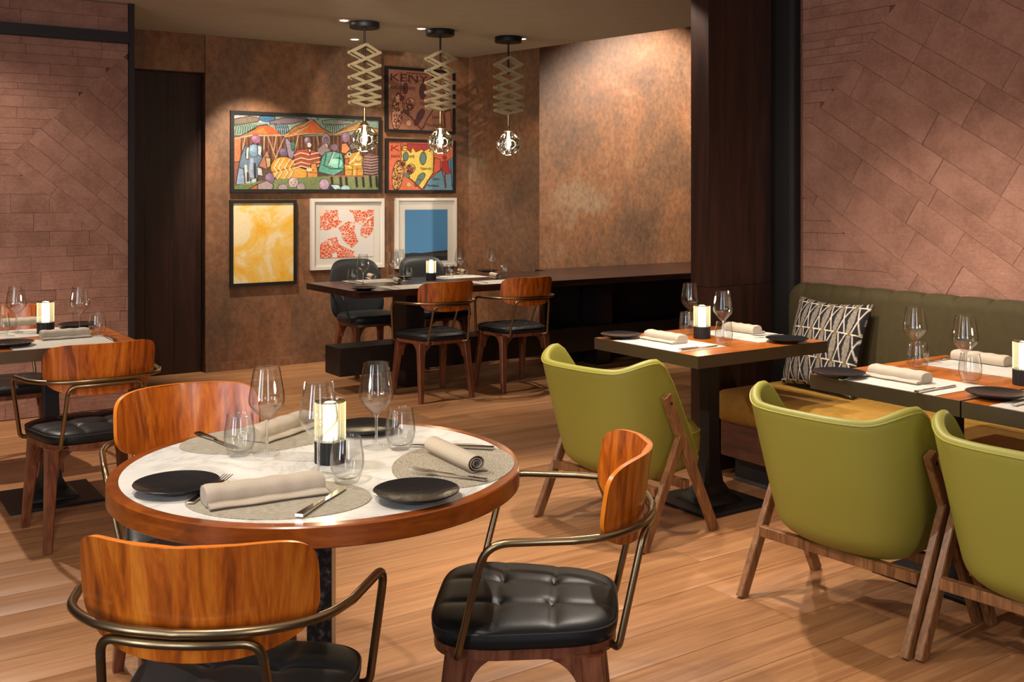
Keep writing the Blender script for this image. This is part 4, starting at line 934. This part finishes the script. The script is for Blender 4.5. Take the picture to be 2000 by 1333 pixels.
# village painting
t, W_, H_, fw = frame('village_painting', 'wide framed painting of village figures under orange thatched roofs', ((448.5, 216), (742.5, 376.5)), .028, M['black_frame'])
c = Canvas(330, 182, (96, 70, 52)); K = 2207.
def q(x, y): yt = 88+(x-80)*.032; return ((x-80)/K, (y-yt)/(1272-yt))
def E(x, y, rx, ry, col, rot=0, out=(28, 20, 20), hi=None): X, Y = q(x, y); c.ell(X, Y, rx/K, ry/1165., col, rot, out, hi, .005)
def Pg(pts, col, out=(28, 20, 20), al=1, lw=.006): c.poly([q(*p) for p in pts], col, out, al, lw)
def Ln(pts, wd, col): c.line([q(*p) for p in pts], wd, col)
Pg([(80, 80), (2290, 80), (2290, 420), (80, 420)], (120, 140, 120), None)
Pg([(80, 80), (620, 90), (600, 230), (80, 190)], (150, 150, 160), None); Pg([(80, 170), (300, 120), (470, 150), (420, 210), (80, 270)], (108, 90, 66)); E(560, 150, 110, 60, (50, 96, 130))
Pg([(590, 200), (800, 140), (1060, 140), (1180, 170), (900, 235), (600, 245)], (120, 96, 104)); Pg([(1120, 120), (1240, 90), (1330, 160), (1180, 170)], (150, 170, 190)); Pg([(1380, 180), (1560, 150), (1900, 180), (1800, 230), (1400, 235)], (104, 140, 104)); Pg([(1500, 200), (1720, 180), (1900, 210), (1650, 225)], (150, 120, 124), None)
for x in range(100, 420, 34): Ln([(x, 400), (x+16, 300), (x-10, 250)], .007, (44, 66, 60)); 
for x in range(690, 900, 30): Ln([(x, 420), (x+6, 330), (x-20, 250)], .009, (30, 54, 80)); Ln([(x+14, 330), (x+30, 250)], .006, (150, 170, 170))
for x in range(1440, 1720, 34): Ln([(x, 380), (x+8, 300), (x-14, 235)], .008, (44, 70, 64)); Ln([(x+14, 380), (x+20, 260)], .005, (176, 186, 170))
Pg([(80, 480), (2290, 380), (2290, 780), (80, 900)], (92, 50, 34), None)
for x in range(140, 2250, 62): Ln([(x, 430), (x+8, 800)], .010, (140, 82, 48)); Ln([(x+22, 430), (x+26, 760)], .004, (52, 28, 22))
Pg([(80, 480), (190, 460), (180, 840), (80, 840)], (186, 106, 64)); Pg([(80, 840), (170, 840), (110, 1270), (80, 1270)], (150, 88, 66))
Pg([(80, 480), (540, 245), (790, 420), (600, 410), (340, 420)], (140, 106, 70)); Pg([(320, 400), (440, 270), (640, 285), (740, 400), (540, 395)], (214, 78, 28), None); Pg([(340, 380), (500, 300), (560, 390)], (236, 110, 40), None)
Ln([(90, 475), (330, 425), (780, 415)], .012, (196, 140, 100)); Ln([(280, 370), (440, 270), (560, 250)], .01, (60, 40, 30))
Pg([(790, 435), (960, 280), (1230, 150), (1380, 290), (1540, 380), (1200, 400)], (168, 104, 50)); Pg([(1120, 330), (1230, 170), (1330, 260), (1400, 350), (1150, 370)], (218, 92, 36), None); Ln([(800, 420), (1020, 330), (1230, 160)], .008, (216, 160, 100)); Ln([(820, 440), (1100, 385), (1530, 385)], .010, (206, 140, 96)); Ln([(880, 390), (1160, 250)], .006, (70, 40, 26)); Ln([(960, 400), (1200, 240)], .008, (220, 150, 90))
Pg([(1550, 400), (1760, 270), (1970, 185), (2080, 260), (2290, 300), (2290, 360), (1900, 330)], (172, 124, 66)); Ln([(1560, 395), (1900, 310), (2050, 270)], .010, (220, 150, 80)); Ln([(1640, 350), (1950, 215)], .008, (110, 70, 36))
for a, b in (((565, 420), (690, 800)), ((800, 470), (640, 880)), ((690, 430), (650, 700)), ((1020, 420), (960, 700)), ((1300, 420), (1330, 560)), ((240, 460), (210, 640)), ((520, 430), (510, 640))): Ln([a, b], .009, (182, 140, 104))
E(395, 480, 66, 62, (142, 84, 116), hi=(190, 130, 150)); Pg([(240, 590), (480, 560), (490, 760), (430, 1060), (410, 1190), (110, 1200), (150, 920), (180, 760)], (98, 120, 140)); E(365, 660, 88, 95, (110, 140, 164), hi=(170, 190, 206)); Pg([(260, 620), (300, 600), (290, 800), (250, 790)], (200, 200, 176)); Pg([(420, 570), (485, 600), (470, 760), (420, 720)], (176, 186, 190))
Pg([(150, 930), (220, 950), (240, 1190), (110, 1200)], (140, 160, 190)); Ln([(250, 900), (270, 1160), (320, 1160)], .020, (200, 200, 180)); Ln([(340, 800), (320, 1000), (350, 1100)], .028, (150, 160, 180)); Ln([(380, 870), (385, 1120)], .014, (26, 24, 34)); Ln([(280, 1010), (280, 1140)], .014, (60, 30, 26)); Pg([(330, 1110), (410, 1090), (400, 1190), (320, 1190)], (190, 200, 204))
Pg([(430, 900), (500, 760), (560, 640), (620, 850), (570, 960), (480, 930)], (176, 104, 88)); Pg([(530, 760), (610, 780), (610, 900), (560, 940)], (190, 160, 96)); Pg([(410, 920), (480, 940), (500, 1060), (420, 1050)], (196, 196, 190))
E(800, 680, 66, 66, (104, 80, 110), hi=(150, 120, 150)); Pg([(820, 480), (850, 450), (970, 620), (940, 790), (870, 760)], (142, 122, 142)); E(940, 580, 30, 70, (60, 110, 84))
E(805, 930, 190, 170, (232, 140, 34), hi=(250, 180, 80)); Pg([(640, 1000), (990, 900), (1150, 960), (1160, 1090), (700, 1110), (620, 1040)], (240, 164, 60))
for x in (-80, -10, 80, 150): Ln([(820+x, 790), (740+x, 930), (790+x, 1000), (720+x, 1110)], .010, (250, 214, 160)); Ln([(832+x, 790), (752+x, 930), (802+x, 1000), (732+x, 1110)], .004, (90, 50, 20))
E(1160, 500, 50, 68, (124, 92, 106), hi=(200, 190, 190)); E(1185, 565, 30, 40, (226, 210, 190)); Pg([(1000, 640), (1180, 620), (1340, 680), (1360, 900), (1200, 960), (980, 900), (950, 740)], (178, 72, 40)); 
for y in (690, 770, 840, 900): Ln([(960, y+40), (1060, y), (1180, y+30), (1350, y-10)], .010, (240, 200, 170)); Ln([(960, y+52), (1060, y+12), (1180, y+42), (1350, y+2)], .004, (80, 24, 16))
Pg([(1170, 620), (1210, 640), (1200, 720)], (240, 230, 220)); Pg([(1210, 860), (1290, 850), (1320, 1000), (1310, 1110), (1160, 1110), (1150, 960), (1210, 950)], (236, 150, 60)); Ln([(1180, 1000), (1300, 1010)], .006, (130, 70, 24)); E(1190, 960, 50, 30, (246, 206, 150))
E(1445, 480, 60, 100, (170, 140, 150)); E(1445, 500, 36, 60, (130, 104, 120)); E(1440, 580, 30, 34, (226, 206, 190)); Pg([(1310, 640), (1420, 540), (1500, 640), (1480, 740), (1350, 720)], (150, 126, 130), None)
E(1755, 440, 66, 82, (132, 96, 120), hi=(170, 130, 160)); Pg([(1690, 540), (1760, 530), (1830, 620), (1760, 700), (1680, 680)], (226, 130, 70)); Pg([(1810, 560), (1900, 510), (1960, 600), (1840, 640)], (110, 108, 124))
E(1575, 600, 60, 54, (128, 102, 120)); Pg([(1380, 760), (1440, 680), (1560, 660), (1690, 700), (1725, 850), (1720, 960), (1560, 1050), (1320, 990), (1330, 950)], (92, 170, 146)); E(1600, 850, 110, 80, (120, 200, 172), hi=(190, 234, 214))
for a, b in (((1560, 660), (1480, 880)), ((1450, 700), (1420, 860)), ((1660, 720), (1640, 930)), ((1400, 880), (1520, 940)), ((1520, 940), (1710, 940)), ((1600, 770), (1680, 770))): Ln([a, b], .008, (24, 60, 56))
Ln([(1570, 680), (1490, 880)], .012, (190, 190, 184))
Pg([(1730, 720), (1960, 660), (2040, 760), (2040, 1060), (1740, 1060)], (206, 150, 50)); E(1810, 710, 36, 34, (236, 220, 180)); E(1810, 710, 14, 14, (40, 90, 60)); Pg([(1740, 780), (1810, 770), (1800, 880), (1740, 860)], (206, 90, 60)); E(1960, 770, 46, 46, (226, 190, 90)); Ln([(1800, 900), (1900, 960), (1890, 1040)], .016, (226, 200, 90)); Ln([(1900, 870), (2030, 860)], .014, (236, 220, 150)); Ln([(1980, 660), (1880, 800), (1810, 850)], .012, (236, 210, 160)); Ln([(1860, 900), (1860, 1050)], .006, (80, 44, 20)); Ln([(1940, 900), (1930, 1050)], .012, (210, 110, 40)); Ln([(1740, 960), (2000, 940)], .006, (120, 70, 20))
E(2160, 870, 140, 200, (112, 80, 84), hi=(170, 120, 110))
for y in range(740, 1060, 44): Ln([(2050, y), (2170, y+14), (2280, y-6)], .008, (196, 150, 130)); Ln([(2050, y+16), (2170, y+32), (2280, y+10)], .006, (50, 28, 34))
Pg([(80, 1215), (640, 1110), (1400, 1060), (2290, 1060), (2290, 1272), (80, 1272)], (126, 140, 84), None); Pg([(80, 1215), (420, 1180), (430, 1272), (80, 1272)], (110, 126, 70), None)
for x in (1530, 1670, 1760, 1920, 2030, 2150, 2250): Ln([(x, 1060), (x+14, 1220)], .020, (46, 28, 28))
Ln([(1500, 1055), (2050, 1055)], .014, (176, 90, 80)); E(595, 1100, 66, 90, (130, 96, 130), hi=(170, 140, 170)); Pg([(290, 1272), (440, 1180), (560, 1130), (650, 1200), (640, 1272)], (176, 150, 150)); Pg([(290, 1272), (420, 1190), (420, 1272)], (206, 104, 56))
E(945, 1160, 72, 78, (196, 168, 168), hi=(230, 206, 200)); E(915, 1160, 8, 8, (40, 30, 40), out=None); E(975, 1160, 8, 8, (40, 30, 40), out=None); E(945, 1195, 14, 6, (170, 60, 70), out=None); E(790, 1240, 70, 50, (176, 150, 160)); E(1060, 1230, 60, 60, (176, 156, 160))
E(1415, 1190, 76, 86, (190, 150, 180), hi=(220, 190, 210)); E(1540, 1250, 50, 46, (60, 50, 80)); Pg([(1500, 1190), (1640, 1190), (1690, 1260), (1580, 1272)], (186, 210, 214)); E(1750, 1250, 70, 46, (170, 200, 206))
g_ = c.a.mean(-1, keepdims=True); c.a = (c.a*.86+g_*.14)*.92; c.brush(.12); c.plane('canvas', W_-2*fw, H_-2*fw, M['paint'], t, (0, .010, fw))
# map prints
def lettering(txt, size, x, z, parent, mat, y=.0085, ext=.0006, sx=1):
    cu_ = bpy.data.curves.new('lettering', 'FONT'); cu_.body = txt; cu_.size = size; cu_.extrude = ext; cu_.resolution_u = 2
    o = bpy.data.objects.new('lettering', cu_); COL.objects.link(o); bpy.context.view_layer.update(); me = bpy.data.meshes.new_from_object(o.evaluated_get(bpy.context.evaluated_depsgraph_get())); bpy.data.objects.remove(o)
    me.materials.clear(); me.materials.append(mat); o = bpy.data.objects.new('lettering', me); COL.objects.link(o); o.parent = parent; o.location = (x, y, z); o.rotation_euler = (PI/2, 0, 0); o.scale = (sx, 1, 1); return o
ink = plain('dark_print_ink', rgb(52, 20, 24), .7); red_ink = plain('red_print_ink', rgb(150, 52, 38), .7)
def map_print(label, pxs, color):
    t, W, H, fw = frame('map_print', label, pxs, .026, M['black_frame'])
    w, h = W-2*fw, H-2*fw
    if color: land, sea, bg, bean, line, red, patt = (214, 186, 84), (96, 132, 146), (206, 106, 74), (84, 120, 108), (98, 34, 26), (164, 50, 50), (200, 160, 90)
    else: land, sea, bg, bean, line, red, patt = (148, 98, 76), (144, 96, 74), (148, 98, 76), (78, 48, 48), (84, 34, 30), (84, 44, 44), (190, 140, 108)
    c = Canvas(150, 132, bg); q = lambda *p: [((x-80)/1340., (y-90)/1100.) for x, y in p]
    c.poly(q((330, 150), (1010, 250), (1010, 420), (1000, 800), (760, 1180), (520, 930), (330, 560), (350, 420)), land, line)
    if color: c.poly(q((1140, 740), (1330, 480), (1420, 420), (1420, 1190), (800, 1190), (900, 960)), sea, line); c.poly(q((1030, 430), (1150, 480), (1150, 720), (1000, 820)), (206, 96, 70), line)
    c.poly(q((460, 260), (540, 340), (570, 170), (640, 320), (760, 250), (800, 290), (1010, 180), (1000, 140), (460, 140)), red if color else bg, line)
    for (x, y, rx, ry, ro) in ((435, 430, 50, 90, .1), (790, 460, 62, 130, .05), (745, 900, 60, 110, .5), (680, 1020, 46, 80, .5)): c.ell((x-80)/1340, (y-90)/1100, rx/1340, ry/1100, bean, ro, line, None, .010)
    c.ell((270-80)/1340, (860-90)/1100, 100/1340, 310/1100, patt, .08, line, None, .012); c.ell((520-80)/1340, (720-90)/1100, 90/1340, 120/1100, patt, .5, line, None, .010); c.ell((370-80)/1340, (600-90)/1100, 56/1340, 70/1100, patt, 0, line, None, .010)
    for k in range(150):
        a, r = rng.rand()*6.28, rng.rand()**.5
        for cx, cy, rx, ry in ((270, 860, 90, 300), (520, 720, 80, 108), (370, 600, 44, 56)):
            if rng.rand() < .5: c.ell((cx+r*rx*math.cos(a)-80)/1340, (cy+r*ry*math.sin(a)-90)/1100, .009, .014, line)
    c.line(q((390, 850), (560, 960), (700, 1110), (780, 1190)), .016, line); c.line(q((1000, 800), (880, 980), (800, 1150)), .014, line); c.ell((500-80)/1340, (1060-90)/1100, .04, .05, patt, .3, line); c.ell((450-80)/1340, (860-90)/1100, .05, .035, bean, .5, line)
    c.poly(q((1190, 520), (1310, 500), (1340, 690), (1380, 790), (1270, 820), (1240, 780), (1170, 690)), red, line); c.line(q((1170, 700), (1230, 900), (1260, 1140)), .012, line); c.line(q((1250, 800), (1270, 1130)), .010, line); c.line(q((1370, 500), (1400, 1120)), .012, (40, 60, 100) if color else line)
    c.ell((1240-80)/1340, (430-90)/1100, .03, .045, red, 0, line); c.brush(.08); c.plane('print', w, h, M['print'], t, (0, .010, fw))
    X = lambda x: -w/2+w*(x-80)/1340.; Zz = lambda y: fw+h*(1-(y-90)/1100.)
    lettering('KENYA', h*.175, X(110), Zz(300), t, red_ink if color else ink, sx=1.5*w/h/1.13)
    for s_, x, y, sz in (('KALO', 135, 450, .078), ('APE', 500, 450, .078), ('Nairobi', 735, 720, .085), ('Lamu', 990, 955, .075), ('Mombasa', 870, 1110, .075)): lettering(s_, h*sz, X(x), Zz(y), t, ink)
    return t
map_print('brown-toned framed Kenya map print, upper right on the picture wall', ((750.5, 129), (886, 258)), False)
map_print('colourful yellow and red framed Kenya map print, right of the village painting', ((751, 270.5), (887, 377)), True)
# yellow wash
t, W, H, fw = frame('abstract_print', 'black-framed yellow and cream abstract print, lower left on the picture wall', ((447.5, 391), (577, 561)), .026, M['black_frame'])
MB().box(-W/2+fw, W/2-fw, .010, .014, fw, H-fw).build('print', M['yellow_art'], t, smooth=0)
# orange city blocks
t, W, H, fw = frame('city_map_print', 'white-framed print of an orange city block map', ((605, 388), (747, 528)), .028, M['white_frame'], .04)
c = Canvas(170, 190, (216, 208, 202)); q = lambda *p: [((x-820)/410., (y-915)/390.) for x, y in p]
polys = [q((820, 915), (955, 915), (960, 1000), (990, 1010), (940, 1060), (870, 1080), (820, 1075)), q((955, 1060), (1030, 1010), (1085, 1020), (1080, 1090), (1110, 1180), (1060, 1230), (990, 1160), (980, 1100)), q((1035, 915), (1232, 915), (1232, 1050), (1215, 1110), (1170, 1150), (1125, 1130), (1130, 1040), (1080, 1010), (1075, 960)), q((820, 1190), (880, 1150), (945, 1135), (965, 1200), (1040, 1240), (1085, 1260), (1085, 1305), (950, 1305), (945, 1260), (915, 1270), (910, 1305), (820, 1305))]
for p in polys: c.poly(p, (206, 84, 50))
pts = rng.rand(420, 2); dx = (c.X[..., None]-pts[:, 0])*c.asp; dy = c.Y[..., None]-pts[:, 1]; dd = np.sort(dx*dx+dy*dy, axis=-1); e = (np.sqrt(dd[..., 1])-np.sqrt(dd[..., 0])) < .0065
isor = (c.a[..., 0] > .75) & (c.a[..., 1] < .5); c.a[e & isor] = np.array((232, 196, 176))/255.; c.line(q((1232, 960), (1190, 985), (1120, 1060)), .016, (216, 208, 202)); c.line(q((1130, 1060), (1230, 1060)), .012, (216, 208, 202))
c.plane('print', (W-2*fw)*.80, (H-2*fw)*.74, M['print'], t, (-.01, .0115, fw+(H-2*fw)*.13))
# blue seascape
t, W, H, fw = frame('seascape_print', 'white-framed print of a plain blue sky above a dark shoreline', ((770, 387), (888, 525)), .024, M['white_frame'], .04)
c = Canvas(100, 130, (72, 126, 170)); c.a *= (1+.05*(c.Y-.5))[..., None]; c.poly([(0, .84), (.2, .83), (.4, .84), (.7, .815), (1, .80), (1, 1.01), (0, 1.01)], (36, 38, 40)); c.poly([(.6, .86), (1, .85), (1, .92), (.6, .9)], (86, 70, 60), None, .6)
c.plane('print', (W-2*fw)*.76, (H-2*fw)*.80, M['print'], t, (0, .0115, fw+(H-2*fw)*.06))
